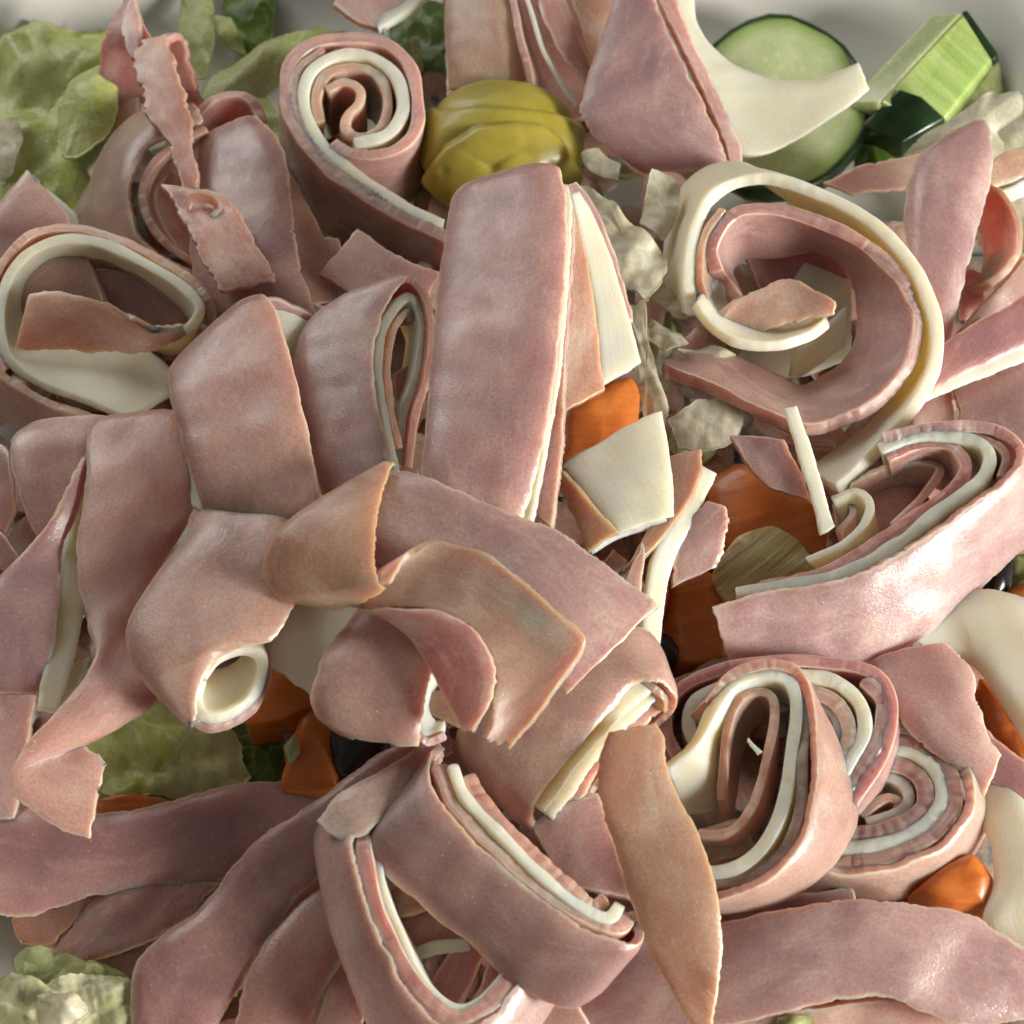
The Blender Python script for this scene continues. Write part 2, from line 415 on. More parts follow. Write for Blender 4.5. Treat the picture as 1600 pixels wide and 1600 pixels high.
    outw = norm(np.cross(tang, Nn.reshape(-1, 3)[ring])) * sign
    per = np.concatenate([[0], np.cumsum(np.linalg.norm(np.diff(rg, axis=0), axis=1))]) / PX
    rows = [rt]
    for k_ in (0.3, 0.7):
        d_ = 0.05 * t + 0.035 * t * (wav(per, 13, sd + 20 + int(k_ * 10)) + wav(per, 37, sd + 30 + int(k_ * 10)))
        rows.append(rt * (1 - k_) + rb * k_ + outw * (d_ * PX)[:, None])
    rows.append(rb)
    for k_ in range(3):
        b0 = 2 * K + k_ * m
        for i in range(m):
            j = (i + 1) % m
            f = [b0 + j, b0 + i, b0 + m + i, b0 + m + j]
            F.append(f if sign > 0 else f[::-1])
    V = np.concatenate([T.reshape(-1, 3), Bt.reshape(-1, 3)] + rows)
    uu = np.repeat(s[:, None], nv, 1) / 100; vv = VV * wid / 100
    uv = np.stack([uu, vv], -1).reshape(-1, 2)
    wall = np.concatenate([np.stack([per / 100, np.full(m, 9 + k_ * t / 60)], 1) for k_ in range(4)])
    uv = np.concatenate([uv, uv + 5.3, wall])
    dist = np.minimum(np.minimum(v, 1 - v)[None, :] * wid, np.minimum(s, s[-1] - s)[:, None]) / 40
    rim = np.clip(dist, 0, 1).ravel(); rim = np.concatenate([rim, rim, np.full(4 * m, 0.16)])
    o = link(name, V, F, mat, parent, uv, rim)
    if parent is None: tag(o, label, cat, group)
    elif label: o['label'] = label
    return o

def outline_rings(O, n):
    O = np.array([W(*p) for p in pts(O)])
    Q = np.vstack([O, O[:1]]); m = len(O)
    Pd = np.vstack([O[-1:], O, O[:2]])
    t = np.linspace(0, m, n, endpoint=False); i = t.astype(int); f = (t - i)[:, None]
    p0, p1, p2, p3 = Pd[i], Pd[i + 1], Pd[i + 2], Pd[i + 3]
    cr = 0.5 * ((2 * p1) + (-p0 + p2) * f + (2 * p0 - 5 * p1 + 4 * p2 - p3) * f ** 2 + (-p0 + 3 * p1 - 3 * p2 + p3) * f ** 3)
    lin = p1 * (1 - f) + p2 * f
    return cr, lin

def leaf(name, O, mat, amp=14, wl=70, t=5, dome=10, label=None, cat='lettuce', group=None, parent=None, ruffle=6, n=110, sharp=0.35):
    """a crumpled torn leaf inside an outline"""
    SEED[0] += 17; sd = SEED[0]
    cr, lin = outline_rings(O, n); E = cr * (1 - sharp) + lin * sharp
    C = E.mean(0)
    per = np.concatenate([[0], np.cumsum(np.linalg.norm(np.diff(E, axis=0), axis=1))]) / PX
    E = E + (E - C) * (0.025 * wav(per, 90, sd) + 0.02 * wav(per, 26, sd + 1) + 0.012 * wav(per, 9, sd + 5))[:, None]
    R = 18
    V = []; rr = []
    for k in range(R + 1):
        r = (k / R) ** 0.8
        p = C + (E - C) * r
        h = amp * (field(p, wl * 1.6, sd + 2) + 0.16 * field(p, wl * 0.6, sd + 3)) + dome * (1 - r * r) + 0.6 * ruffle * r ** 3 * wav(per, 90, sd + 4)
        p = p + np.array((0, 0, 1.0)) * (h * PX)[:, None]
        V.append(p); rr.append(np.full(n, (1 - r)))
    V = np.array(V); K = V.shape[0] * n
    T = V.reshape(-1, 3); B = T - np.array((0, 0, t * PX))
    F = []
    for k in range(R):
        for i in range(n):
            j = (i + 1) % n
            f = [k * n + i, k * n + j, (k + 1) * n + j, (k + 1) * n + i]
            F.append(f[::-1]); F.append([x + K for x in f])
    for i in range(n):
        j = (i + 1) % n; a_, b_ = R * n + i, R * n + j
        F.append([a_, b_, b_ + K, a_ + K])
    A_ = np.concatenate([T, B]); uv = A_[:, :2] / PX / 100
    o = link(name, A_, F, mat, parent, uv)
    if parent is None: tag(o, label, cat, group)
    return o

def chunk(name, O, mat, h=60, dome=14, power=4, label=None, cat='carrot', group=None, parent=None, sharp=0.5, n=80, amp=2.0, taper=0.92, uvrot=0.0):
    """a cut solid piece: outline on top, rounded rim, sides going down by h"""
    SEED[0] += 17; sd = SEED[0]
    cr, lin = outline_rings(O, n); E = cr * (1 - sharp) + lin * sharp
    C = E.mean(0); V = []
    for r in (0.0, 0.2, 0.4, 0.55, 0.7, 0.8, 0.88, 0.94, 0.975, 1.0):
        p = C + (E - C) * r
        z = dome * (1 - r ** power) + amp * field(p, 60, sd)
        V.append(p + np.array((0, 0, 1.0)) * (z * PX)[:, None])
    base = V[-1]
    for k in (0.08, 0.3, 0.6, 0.9, 1.0):
        sc_ = 1 + 0.015 * math.sin(k * 3) - (1 - taper) * k
        p = C + (E - C) * sc_; p = p + (base - E) + np.array((0, 0, -k * h * PX))
        p = p + norm(E - C) * (amp * field(p, 50, sd + 1) * PX)[:, None]
        V.append(p)
    V.append(np.repeat(V[-1].mean(0)[None], n, 0))
    V = np.array(V); R = V.shape[0]; Vf = V.reshape(-1, 3); F = []
    for k in range(R - 1):
        for i in range(n):
            j = (i + 1) % n
            F.append([k * n + i, (k + 1) * n + i, (k + 1) * n + j, k * n + j])
    uv = Vf[:, :2] / PX / 100; uv = uv + (Vf[:, 2:3] / PX / 100) * np.array([[0.3, 0.8]])
    c, s_ = math.cos(uvrot), math.sin(uvrot)
    uv = uv @ np.array([[c, -s_], [s_, c]])
    rr = np.array([1, .8, .6, .45, .3, .2, .12, .06, .025] + [0] * (R - 9))
    o = link(name, Vf, F, mat, parent, uv, np.repeat(rr, n))
    if parent is None: tag(o, label, cat, group)
    return o

# ------------------------------------------------------------------ the dish
def dish():
    n = 160; V = []; F = []
    prof = [(0.0, 0), (0.3, 0), (0.6, 0), (0.80, 0), (0.86, 3), (0.90, 12), (0.935, 32), (0.96, 62), (0.985, 100), (1.01, 135), (1.035, 158),
            (1.06, 166), (1.085, 160), (1.09, 145), (1.06, 110), (1.02, 50), (0.97, -10), (0.90, -30), (0.80, -42), (0.0, -42)]
    cx, cy = 0.0, 40; ax, ay = 1020, 1330
    for r, z in prof:
        for i in range(n):
            a = 2 * math.pi * i / n; e = 2 / 4.5
            x = abs(math.cos(a)) ** e * math.copysign(1, math.cos(a)); y = abs(math.sin(a)) ** e * math.copysign(1, math.sin(a))
            V.append(((cx + ax * r * x) * PX, (cy + ay * r * y) * PX, z * PX))
    for k in range(len(prof) - 1):
        for i in range(n):
            j = (i + 1) % n
            F.append([k * n + i, k * n + j, (k + 1) * n + j, (k + 1) * n + i][::-1])
    V = np.array(V)
    o = link('dish', V, F, 'dish', None, V[:, :2] / PX / 100)
    tag(o, 'white glazed dish that holds the whole salad, bare at its top corners', 'dish')
dish()

# ------------------------------------------------------------------ bed of shredded lettuce under everything
def bed():
    r = np.random.default_rng(5); V = []; F = []; UV = []
    for k in range(420):
        px, py = r.uniform(-60, 1660), r.uniform(130, 1660)
        if px > 1050 and py < 330: continue
        if px < 120 and (py > 1380 or py < 80): continue
        d = min(px + 60, 1660 - px, py - 60, 1720 - py)
        z = r.uniform(6, 30 + 100 * min(1, max(0, d) / 330))
        L = r.uniform(60, 160); wd = r.uniform(22, 60); a = r.uniform(0, math.pi); n = 9; m = 4
        c = W(px, py, z); tw = r.uniform(-1.2, 1.2); ph = r.uniform(0, 6); b0 = len(V)
        for i in range(n):
            u = i / (n - 1) - .5
            for j in range(m):
                v = j / (m - 1) - .5
                ang = tw * u
                x = u * L + 3 * math.sin(9 * v + ph); y = v * wd * math.cos(ang) * (1 - 0.5 * abs(2 * u) ** 3)
                h = v * wd * math.sin(ang) * .6 + 7 * math.sin(5 * u + ph) + 4 * math.sin(7 * v + 3 * u + ph)
                V.append(c + np.array((x * math.cos(a) - y * math.sin(a), x * math.sin(a) + y * math.cos(a), h)) * PX); UV.append((px / 9 + x / 100, py / 7 + y / 100))
        for i in range(n - 1):
            for j in range(m - 1):
                q = b0 + i * m + j; F.append([q, q + m, q + m + 1, q + 1])
    o = link('lettuce_bed', np.array(V), F, 'lime', None, np.array(UV))
    tag(o, 'bed of shredded pale lettuce showing through gaps in the ham', 'lettuce'); o['kind'] = 'stuff'
bed()

def scraps():
    r = np.random.default_rng(8); V = []; F = []; UV = []
    for k in range(1000):
        px, py = r.uniform(-60, 1660), r.uniform(130, 1660)
        if px > 1050 and py < 360: continue
        if py < 250 and px < 520 or px < 250 and py > 1380: continue
        if 100 < px < 480 and 1060 < py < 1260: continue
        d = min(px + 60, 1660 - px, py - 60, 1720 - py)
        z = r.uniform(60, 70 + 110 * min(1, max(0, d) / 300))
        if px < 620 and py > 1180: z = r.uniform(20, 80)
        if px < 560 and py < 460: z = r.uniform(30, 100)
        L = r.uniform(60, 160); wd = r.uniform(50, 110); a = r.uniform(0, math.pi); n = 9; m = 4
        c = W(px, py, z); tw = r.uniform(-1.2, 1.2); ph = r.uniform(0, 6); b0 = len(V)
        for i in range(n):
            u = i / (n - 1) - .5
            for j in range(m):
                v = j / (m - 1) - .5
                ang = tw * u
                x = u * L + 3 * math.sin(9 * v + ph); y = v * wd * math.cos(ang) * (1 - 0.5 * abs(2 * u) ** 3)
                h = v * wd * math.sin(ang) * .6 + 7 * math.sin(5 * u + ph) + 4 * math.sin(7 * v + 3 * u + ph)
                V.append(c + np.array((x * math.cos(a) - y * math.sin(a), x * math.sin(a) + y * math.cos(a), h)) * PX); UV.append((px / 9 + x / 100, py / 7 + y / 100))
        for i in range(n - 1):
            for j in range(m - 1):
                q = b0 + i * m + j; F.append([q, q + m, q + m + 1, q + 1])
    o = link('ham_scraps', np.array(V), F, 'rose', None, np.array(UV))
    tag(o, 'loose ham scraps filling the dark gaps deep in the heap', 'ham'); o['kind'] = 'stuff'
scraps()

HG = 'ham strips heaped on the salad'; RG = 'ham and cheese rolls on the salad'; CG = 'cheese strips on the salad'
LG = 'lettuce pieces in the salad'; KG = 'carrot pieces in the salad'; OG = 'black olives in the salad'
def H(label, A, B, mat='ham', **k): return ribbon('ham_strip', A, B, mat, label=label, cat='ham', group=HG, **k)
def C(label, A, B, **k): k.setdefault('t', 20); k.setdefault('jag', 0.5); return ribbon('cheese_strip', A, B, 'cheese', label=label, cat='cheese', group=CG, **k)
def roll(label, at): return thing('ham_and_cheese_roll', label, 'ham roll', at, RG)
def hs(g, A, B=None, mat='ham', **k): return ribbon('ham_slice', A, B, mat, parent=g, **k)
def cs(g, A, B=None, **k): k.setdefault('t', 20); k.setdefault('jag', 0.5); return ribbon('cheese_slice', A, B, 'cheese', parent=g, **k)
def leafp(label, O, mat='green', **k): return leaf('lettuce_leaf', O, mat, label=label, group=LG, **k)
def shred(label, O, mat='pale', **k): k.setdefault('amp', 9); k.setdefault('wl', 48); k.setdefault('sharp', 0.8); k.setdefault('t', 4); k.setdefault('dome', 6); return leaf('lettuce_shred', O, mat, label=label, group=LG, **k)
def carrot(label, O, **k): return chunk('carrot_piece', O, 'carrot', label=label, cat='carrot', group=KG, **k)

# ================================================================== top left
leafp('large crumpled green lettuce leaf at the top left corner', '8,38,125 80,32,135 165,40,135 190,110,145 185,210,135 150,330,115 60,330,95 -30,330,95 -40,230,105 -10,120,115', amp=20, wl=90, dome=20, ruffle=10)
leafp('rounded pale green leaf lobe lying on the large top left leaf', '92,170,178 118,120,185 160,100,190 185,130,190 178,190,185 140,235,175 105,248,172 88,215,172', 'green', amp=8, wl=80, dome=22)
shred('white green shred at the left edge, on the large top left leaf', '-20,200,165 25,178,170 34,215,168 18,262,160 -20,275,155', 'pale')
shred('yellowish tongue of lettuce below the rounded leaf lobe', '130,225,155 165,200,160 172,250,160 150,290,155 132,262,152', 'lime')
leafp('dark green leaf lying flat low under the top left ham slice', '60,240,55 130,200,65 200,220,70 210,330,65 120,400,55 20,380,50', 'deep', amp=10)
shred('upright yellow green lettuce stalk at the top edge', '282,-20,75 330,-20,85 336,60,95 325,118,95 286,110,85 280,40,75', 'lime', dome=12)
shred('small yellow green shred right beside the upright stalk', '335,32,90 360,30,93 378,55,85 386,88,75 360,80,77 342,60,85', 'lime')
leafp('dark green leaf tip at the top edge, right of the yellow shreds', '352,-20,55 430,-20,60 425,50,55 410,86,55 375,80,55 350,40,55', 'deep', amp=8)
shred('long pale green lettuce rib slanting up to the top spiral roll', '306,170,110 330,120,115 400,75,125 470,48,130 540,45,125 500,90,120 430,130,115 380,175,110 330,190,105', 'lime', dome=16, amp=8)
shred('pale yellow leaf behind the arched ham, left of the spiral roll', '375,145,135 420,150,135 440,190,135 440,250,130 410,240,125 385,190,130', 'lime')
leafp('green leaf patch right of the spiral roll, above the yellow pepper', '610,30,75 700,0,75 720,60,85 710,130,85 650,200,85 620,130,80', 'deep', amp=10)
shred('thin lime shred on the green leaf right of the spiral roll', '640,60,107 655,60,107 662,110,107 648,115,107', 'lime')

# small torn lump of ham and the torn strand
H('crumpled hood of torn ham standing at the top left', '196,2,260 172,60,235 160,100,210 162,140,180 178,158,160', '214,5,260 245,75,260 285,60,250 300,110,230 318,165,190', 'rose', t=14, wob=9, torn=6, jag=2)
H('dark inner leg of ham under the crumpled ham hood', '190,135,180 180,200,145 172,240,120', '222,140,185 215,200,150 205,240,125', 'rose', t=14, wob=4)
H('pointed sliver of ham sticking up at the top of the torn strand', '203,-2,275 190,45,275 205,95,275', '212,2,275 222,45,278 222,90,278', 'rose', t=14, wob=4, torn=4)
H('ragged torn strand of ham hanging down over the left ham roll', '222,68,292 208,100,296 225,150,302 228,180,304 258,215,306 275,260,304 285,300,298', '262,62,285 272,100,292 290,150,300 300,200,304 305,250,306 312,280,304 322,322,298', 'rose', t=14, wob=5, torn=9, jag=2.2)
g = H('small ragged rectangle of ham lying on the slab beside the top spiral', '253,293,302 278,330,308 300,375,306 325,425,300 345,460,292', '345,303,308 375,335,314 395,372,310 418,410,302 433,440,292', 'rose', t=14, wob=4, torn=5, jag=1.6, ends=2.5)
# little curled loop at its upper end
H('tiny ring of ham rolled up on the small ragged ham rectangle', '290,318,322 298,303,332 318,300,338 338,308,336 345,325,326 335,340,320', '296,330,318 302,318,322 318,316,324 332,320,324 336,328,320 330,338,318', 'tan', t=9, wob=1, jag=.5)

# left double-ham curl
g = roll('half-open curl of two ham slices below the torn strand', (220, 330, 180))
hs(g, '318,190,275 275,205,275 225,240,270 203,290,260 210,345,245 240,390,230 305,430,215', '300,170,230 225,185,200 175,230,165 148,290,130 122,340,95 140,400,80 250,470,80', t=15, bulge=18)
hs(g, '322,200,270 285,220,268 243,250,264 222,292,254 228,340,242 255,380,230 310,415,215', '335,230,180 300,250,165 265,280,150 248,310,140 255,350,135 280,390,135 320,430,140', 'rose', t=13)
hs(g, '236,250,180 275,270,180 320,300,180', '230,390,120 280,400,125 330,420,130', 'rose', t=13)
# slab with arch
g = roll('broad mauve ham slab with an arched top, left of the spiral roll', (380, 330, 180))
hs(g, '318,226,230 306,300,248 300,390,250 312,450,242 345,512,225 380,560,190', '402,186,260 440,235,280 456,330,280 466,410,270 492,492,245 520,540,210', 'mauve', t=15, bulge=16, torn=3)
hs(g, '302,188,210 325,160,230 365,148,240 395,158,242 410,190,230', '306,235,145 330,215,155 362,205,160 390,205,165 405,225,165', 'ham', t=18)
H('brown ham wedge showing from under the mauve ham slab', '445,270,200 452,350,195 462,420,185 480,480,170', '455,275,200 492,345,185 520,410,170 560,470,150', 'tan', t=14)
H('shaded ham scrap between the mauve slab and the spiral roll tail', '505,372,170 515,410,165 530,470,150', '530,375,170 540,410,165 580,470,150', 'ham', t=14)

# ================================================================== left loop
g = roll('open teardrop loop of ham and cheese at the left edge', (150, 520, 150))
cs(g, '232,516,222 262,530,245 298,512,268 313,482,285 288,450,290 228,412,293 165,382,293 105,372,291 50,388,285 12,432,277 0,500,267 15,560,255 65,600,245 135,628,235 200,655,225',
      '240,535,170 262,545,175 292,535,180 302,505,185 280,475,185 225,440,185 165,412,185 110,402,185 65,418,183 32,455,180 28,500,180 60,535,187 130,540,195 220,545,195 290,600,190', t=19, jag=.4)
hs(g, '330,505,255 325,470,280 295,432,290 235,394,293 168,365,293 102,354,291 40,370,285 -2,420,275 -18,500,263 -2,572,251 55,618,239 130,646,227 190,668,217',
      '345,560,170 345,520,180 310,490,190 240,455,195 168,425,195 100,415,195 40,430,190 -10,480,180 -30,560,170 -15,640,160 50,675,155 130,705,150 190,715,145', t=15)
hs(g, '45,468,285 62,458,289 110,462,291 165,476,285 210,502,277 245,520,267', '25,545,255 92,546,251 160,548,255 220,550,257 280,530,255 325,498,251', 'tan', t=13, bulge=6, jag=1.6)
hs(g, '20,400,225 90,385,230 130,390,230 170,480,215', '0,500,170 40,520,170 90,520,170 150,530,170', 'ham', t=13)
hs(g, '138,420,217 200,425,217 290,455,213', '180,520,165 230,520,167 300,500,170', 'mauve', t=13)
H('peaked ham slice behind the left teardrop loop', '45,268,240 18,300,230 -15,340,215 -60,400,195', '52,282,238 88,318,230 105,360,215 60,410,195', 'ham', t=14, bulge=10)
C('thin cheese slice behind the peaked ham at the left', '52,284,225 85,305,217 120,335,205', '60,310,210 90,345,200 125,372,190', t=14)
H('dark ham strip low under the left teardrop loop', '-30,600,145 30,620,145 60,650,140', '-30,650,135 20,665,135 60,690,130', 'mauve', t=13)
H('ham flap at the far left edge, above the twisted strip', '-40,690,195 10,700,210 20,740,210 25,800,195', '-60,760,175 -10,760,190 0,800,190 0,860,180', 'ham', t=14)
chunk('carrot_piece', '90,620,105 170,625,105 180,660,105 100,665,105', 'carrot', label='dark carrot bit under the left teardrop loop', cat='carrot', group=KG, h=60)

# ================================================================== top spiral roll
g = roll('upright spiral roll of ham and cheese with a long tail, at the top', (555, 200, 120))
D7 = (0, 98, -190)
hs(g, '700,372,240 660,352,245 600,322,250 530,278,258 478,222,266 450,160,272 450,105,276 485,70,278 550,60,278 612,72,278 646,112,278 655,170,276 640,212,272 600,236,268 555,238,266 520,222,264', mat='mauve', t=22, drop=D7, wob=3)
cs(g, '690,350,240 650,330,245 592,295,252 525,248,260 488,205,266 475,150,272 488,108,275 530,85,277 580,90,277 618,122,277 628,172,275 605,210,272 555,224,270', t=24, drop=(0, 80, -160))
hs(g, '500,190,260 494,150,265 510,116,268 548,104,270 585,112,270 603,140,270 605,175,268 590,203,267 562,212,266 543,200,266 546,178,266 562,158,267 560,138,267 536,128,267 512,138,267', mat='tan', t=18, drop=(0, 70, -140), wob=2)
hs(g, '692,362,236 655,342,242 596,309,250 528,264,258 482,214,266 462,155,271 470,106,274 505,76,276', mat='rose', t=13, drop=(0, 80, -160), wob=2)

# ================================================================== pickled pepper
def pepper():
    import bmesh
    bm = bmesh.new(); bmesh.ops.create_icosphere(bm, subdivisions=6, radius=1.0)
    S = np.array([v.co[:] for v in bm.verts]); bm.verts.index_update(); F = [[v.index for v in f.verts] for f in bm.faces]; bm.free()
    px = 783 + 127 * np.sign(S[:, 0]) * np.abs(S[:, 0]) ** 0.92; py = 234 - 94 * S[:, 1]; h = 98 * S[:, 2]
    V = np.array([W(a_, b_, 185) for a_, b_ in zip(px, py)]) + np.stack([0 * h, 0 * h, h * PX], 1)
    ix, iy = px, py - 0.5 * h                                    # where the skin lies as seen from above the front
    g1 = np.interp(ix, [640, 690, 760, 850, 930], [150, 174, 171, 178, 196])
    g2 = np.interp(ix, [640, 665, 700, 745, 800, 845, 875, 930], [300, 268, 230, 206, 199, 203, 226, 300])
    disp = np.zeros(len(V))
    for g, amp_, ln in ((g1, 13, 42), (g2, 17, 62)):
        t_ = iy - g
        up = amp_ * (1 - np.exp(-np.maximum(t_, 0) / 9)) * np.exp(-np.maximum(t_, 0) / ln)
        dn = -5 * np.exp(np.minimum(t_, 0) / 9)
        disp += np.where(t_ > 0, up + dn * np.exp(-np.maximum(t_, 0) / 3), dn)
    r = np.hypot(ix - 770, (iy - 265) * 1.15); a = np.arctan2(265 - iy, ix - 770)
    disp -= 6 * np.exp(-(r / 12) ** 2)
    for a0, ln in ((0.55, 42), (2.6, 40), (-1.5, 24)):
        da = (a - a0 + math.pi) % (2 * math.pi) - math.pi
        disp -= 4 * np.exp(-(da * r / 4) ** 2) * np.exp(-(r / ln) ** 2) * (np.abs(da) < 1)
    for qx, qy in ((700, 269), (815, 270)): disp -= 4 * np.exp(-(np.hypot(ix - qx, iy - qy) / 6) ** 2)
    nrm = norm(np.stack([S[:, 0] / 127, S[:, 1] / 100, S[:, 2] / 98], 1))
    V = V + nrm * ((disp * (S[:, 2] > -0.6) + 1.0 * field(V, 45, 3)) * PX)[:, None]
    o = link('pickled_pepper', V, F, 'pepper', None, V[:, :2] / PX / 100)
    tag(o, 'folded yellow green pickled pepper with puckered end, at the top centre', 'pepper')
pepper()

# ================================================================== top middle ham folds
g = roll('bit of ham and cheese cut off by the top edge of the picture', (590, 10, 130))
hs(g, '520,10,190 560,38,195 600,50,200', '560,-60,180 620,-30,190 660,-20,195', 'ham', t=14)
cs(g, '592,48,205 640,20,205 690,-20,200', '585,20,190 625,0,190 670,-40,190', t=16)
g = roll('bundle of folded ham and thin cheese at the top edge, above the pepper', (810, 80, 140))
hs(g, '700,-30,225 698,40,225 702,95,215 705,140,195', '795,-30,252 800,40,250 812,95,235 815,140,210', 'tan', t=14, bulge=14)
hs(g, '795,-30,270 806,40,268 822,100,255 830,140,240', '800,-30,215 815,40,215 835,100,210 860,150,205', 'ham', t=13)
cs(g, '815,-30,275 828,20,275 850,80,265 880,140,245 900,165,235', '820,-30,225 838,30,225 860,90,220 890,150,215 910,180,210', t=9)
hs(g, '835,-30,270 850,30,272 880,90,262 905,120,250 918,150,235', '870,-30,258 890,30,262 912,80,255 922,110,245 930,145,230', 'rose', t=12, bulge=8)
hs(g, '880,-30,250 905,40,250 925,110,240 935,160,225', '950,-30,235 955,40,235 945,110,225 950,160,210', 'tan', t=13)
cs(g, '838,-30,262 856,30,265 878,85,262', '842,-30,235 862,30,235 888,90,235', t=8)
hs(g, '690,-60,170 790,-60,175 960,-60,170', '700,170,150 800,200,150 960,180,150', 'rose', t=13)
g = roll('triangular ham slab with two layers at the top, right of the pepper', (1020, 150, 140))
hs(g, '972,-30,290 938,70,290 912,150,275 912,190,265 955,235,255 1010,270,240', '1010,-30,295 1045,60,300 1080,130,290 1110,190,275 1130,240,260 1140,270,245', 'mauve', t=15, bulge=10, torn=3)
hs(g, '1010,-30,270 1055,60,272 1095,140,260 1130,220,245 1140,275,235', '1045,-30,265 1075,60,262 1115,140,250 1150,215,238 1160,265,230', 'rose', t=14)

# ================================================================== top right
C('big ivory cheese flap with a concave upper edge, over the cucumber slice', '1082,-40,225 1084,40,225 1128,94,225 1200,126,222 1275,126,220 1342,104,228', '1040,-40,240 1068,70,245 1108,155,240 1155,240,225 1240,222,215 1356,142,222', t=18, bulge=6)
def cucumber_slice():
    g = thing('cucumber_slice', 'round cucumber slice under the big cheese flap', 'cucumber', (1215, 155, 20), 'cucumber pieces')
    O = []
    for k in range(26):
        a = 2 * math.pi * k / 26; r = 1 + 0.02 * math.sin(3 * a + 1) + 0.012 * math.sin(7 * a)
        O.append((1218 + 133 * r * math.cos(a), 162 + 134 * r * math.sin(a), 118 - 18 * math.cos(a) + 22 * math.sin(a)))
    chunk('flesh', O, 'cuke', h=34, dome=5, power=8, parent=g, sharp=0, taper=1.0, amp=1.2)
    # peel: a thin ring round the flesh, just below its cut face
    E = np.array([W(*p) for p in O]); c = E.mean(0); n = len(E)
    V = np.vstack([c + (E - c) * s + np.array((0, 0, z * PX)) for s, z in ((0.985, 1.0), (1.0, 3.5), (1.035, 1), (1.05, -8), (1.05, -24), (1.02, -38), (0.97, -39))])
    F = []
    for k in range(6):
        for i in range(n):
            j = (i + 1) % n; F.append([k * n + i, (k + 1) * n + i, (k + 1) * n + j, k * n + j])
    link('peel', V, F, 'peel', g, V[:, :2] / PX / 100)
cucumber_slice()
def cucumber_chunk():
    import bmesh
    g = thing('cucumber_chunk', 'thick cucumber chunk with bright green cut side and dark peel, top right', 'cucumber', (1440, 130, 15), 'cucumber pieces')
    def solid(name, top, bot, mat, bev=5):
        T = [W(*p) for p in top]; B = [W(*p) for p in bot]; n = len(T)
        bm = bmesh.new(); tv = [bm.verts.new(p) for p in T]; bv = [bm.verts.new(p) for p in B]
        bm.faces.new(tv); bm.faces.new(bv[::-1])
        for i in range(n): bm.faces.new((tv[i], bv[i], bv[(i + 1) % n], tv[(i + 1) % n]))
        bmesh.ops.recalc_face_normals(bm, faces=bm.faces)
        bmesh.ops.bevel(bm, geom=bm.edges[:], offset=bev * PX, segments=2, affect='EDGES', profile=0.6)
        V = np.array([v.co[:] for v in bm.verts]); bm.verts.index_update(); F = [[v.index for v in f.verts] for f in bm.faces]; bm.free()
        d = np.array(W(1540, 90, 120)) - np.array(W(1430, 170, 120)); d /= np.linalg.norm(d); e = np.array((-d[1], d[0], 0))
        uv = np.stack([V @ e, V @ d + V[:, 2] * .5], 1) / PX / 100
        o = link(name, V, F, mat, g, uv)
    solid('flesh', [(1325, 160, 120), (1455, 22, 140), (1503, 20, 150), (1372, 160, 150)], [(1340, 215, 30), (1470, 90, 30), (1510, 110, 30), (1380, 225, 30)], 'cuke')
    solid('seed_wall', [(1374, 158, 148), (1505, 22, 150), (1550, 92, 120), (1470, 192, 105), (1425, 175, 110)], [(1382, 215, 40), (1512, 100, 40), (1560, 130, 30), (1480, 230, 30), (1430, 220, 35)], 'cukein')
    solid('peel', [(1502, 17, 152), (1512, 16, 152), (1560, 84, 124), (1552, 94, 122)], [(1506, 40, 110), (1516, 40, 110), (1562, 106, 84), (1552, 110, 84)], 'peel', 3)
    solid('peel', [(1405, 138, 152), (1440, 150, 140), (1478, 184, 112), (1410, 222, 108), (1345, 195, 110)], [(1405, 200, 30), (1440, 210, 30), (1480, 240, 20), (1410, 262, 20), (1345, 240, 20)], 'peel', 5)
cucumber_chunk()
shred('pale translucent cucumber coloured sliver right of the dark peeled chunk', '1455,185,70 1500,130,80 1560,100,90 1568,140,80 1540,190,70 1480,215,65', 'lime')
shred('dark green leaf scrap low between the cucumber slice and chunk', '1340,215,50 1370,195,55 1410,235,55 1370,275,55 1335,265,50', 'deep')
leafp('frilly white lettuce leaf curling at the right edge, behind the tall ham', '1395,262,150 1440,215,165 1500,180,180 1550,150,200 1590,148,215 1600,175,205 1560,200,190 1570,240,170 1480,262,160', 'pale', amp=8, ruffle=14)
leafp('wide pale lettuce leaf at the right edge below the frilly curl', '1540,200,120 1620,160,130 1640,300,130 1600,420,120 1560,330,120', 'pale', amp=8)
H('thin ham shaving lying between the cucumber slice and the tall ham', '1285,285,215 1340,262,225 1400,248,230 1450,240,225', '1330,305,210 1380,300,215 1420,298,215 1455,300,210', 'ham', t=10, torn=4)
H('tall tapering ham strip leaning at the right, behind the big curl', '1522,195,290 1478,218,290 1438,248,290 1418,310,285 1420,400,270 1430,520,240', '1538,192,288 1546,225,292 1543,285,292 1520,370,285 1500,450,270 1470,570,240', 'mauve', t=15, bulge=22)
g = roll('small ham curl at the right edge beside the tall tapering ham', (1550, 400, 150))
hs(g, '1535,285,250 1565,300,262 1590,340,270 1592,390,270 1570,425,265 1545,445,260', '1510,310,190 1525,340,195 1535,370,200 1540,400,205 1535,430,215 1520,455,220', 'tan', t=13)
hs(g, '1600,400,245 1570,440,248 1530,480,245 1490,530,235', '1610,480,215 1575,490,225 1535,510,225 1495,540,220', 'ham', t=13)
hs(g, '1500,430,205 1515,420,210 1535,430,210', '1500,500,175 1515,500,180 1540,490,180', 'rose', t=11)
g = roll('ham strip with pale cheese edge poking in from the right edge, upper one', (1590, 260, 160))
hs(g, '1530,262,235 1570,240,245 1640,215,250', '1545,300,215 1580,285,220 1640,260,225', 'tan', t=14)
cs(g, '1560,300,220 1590,285,225 1640,255,228', '1572,318,205 1600,305,208 1640,280,210', t=12)
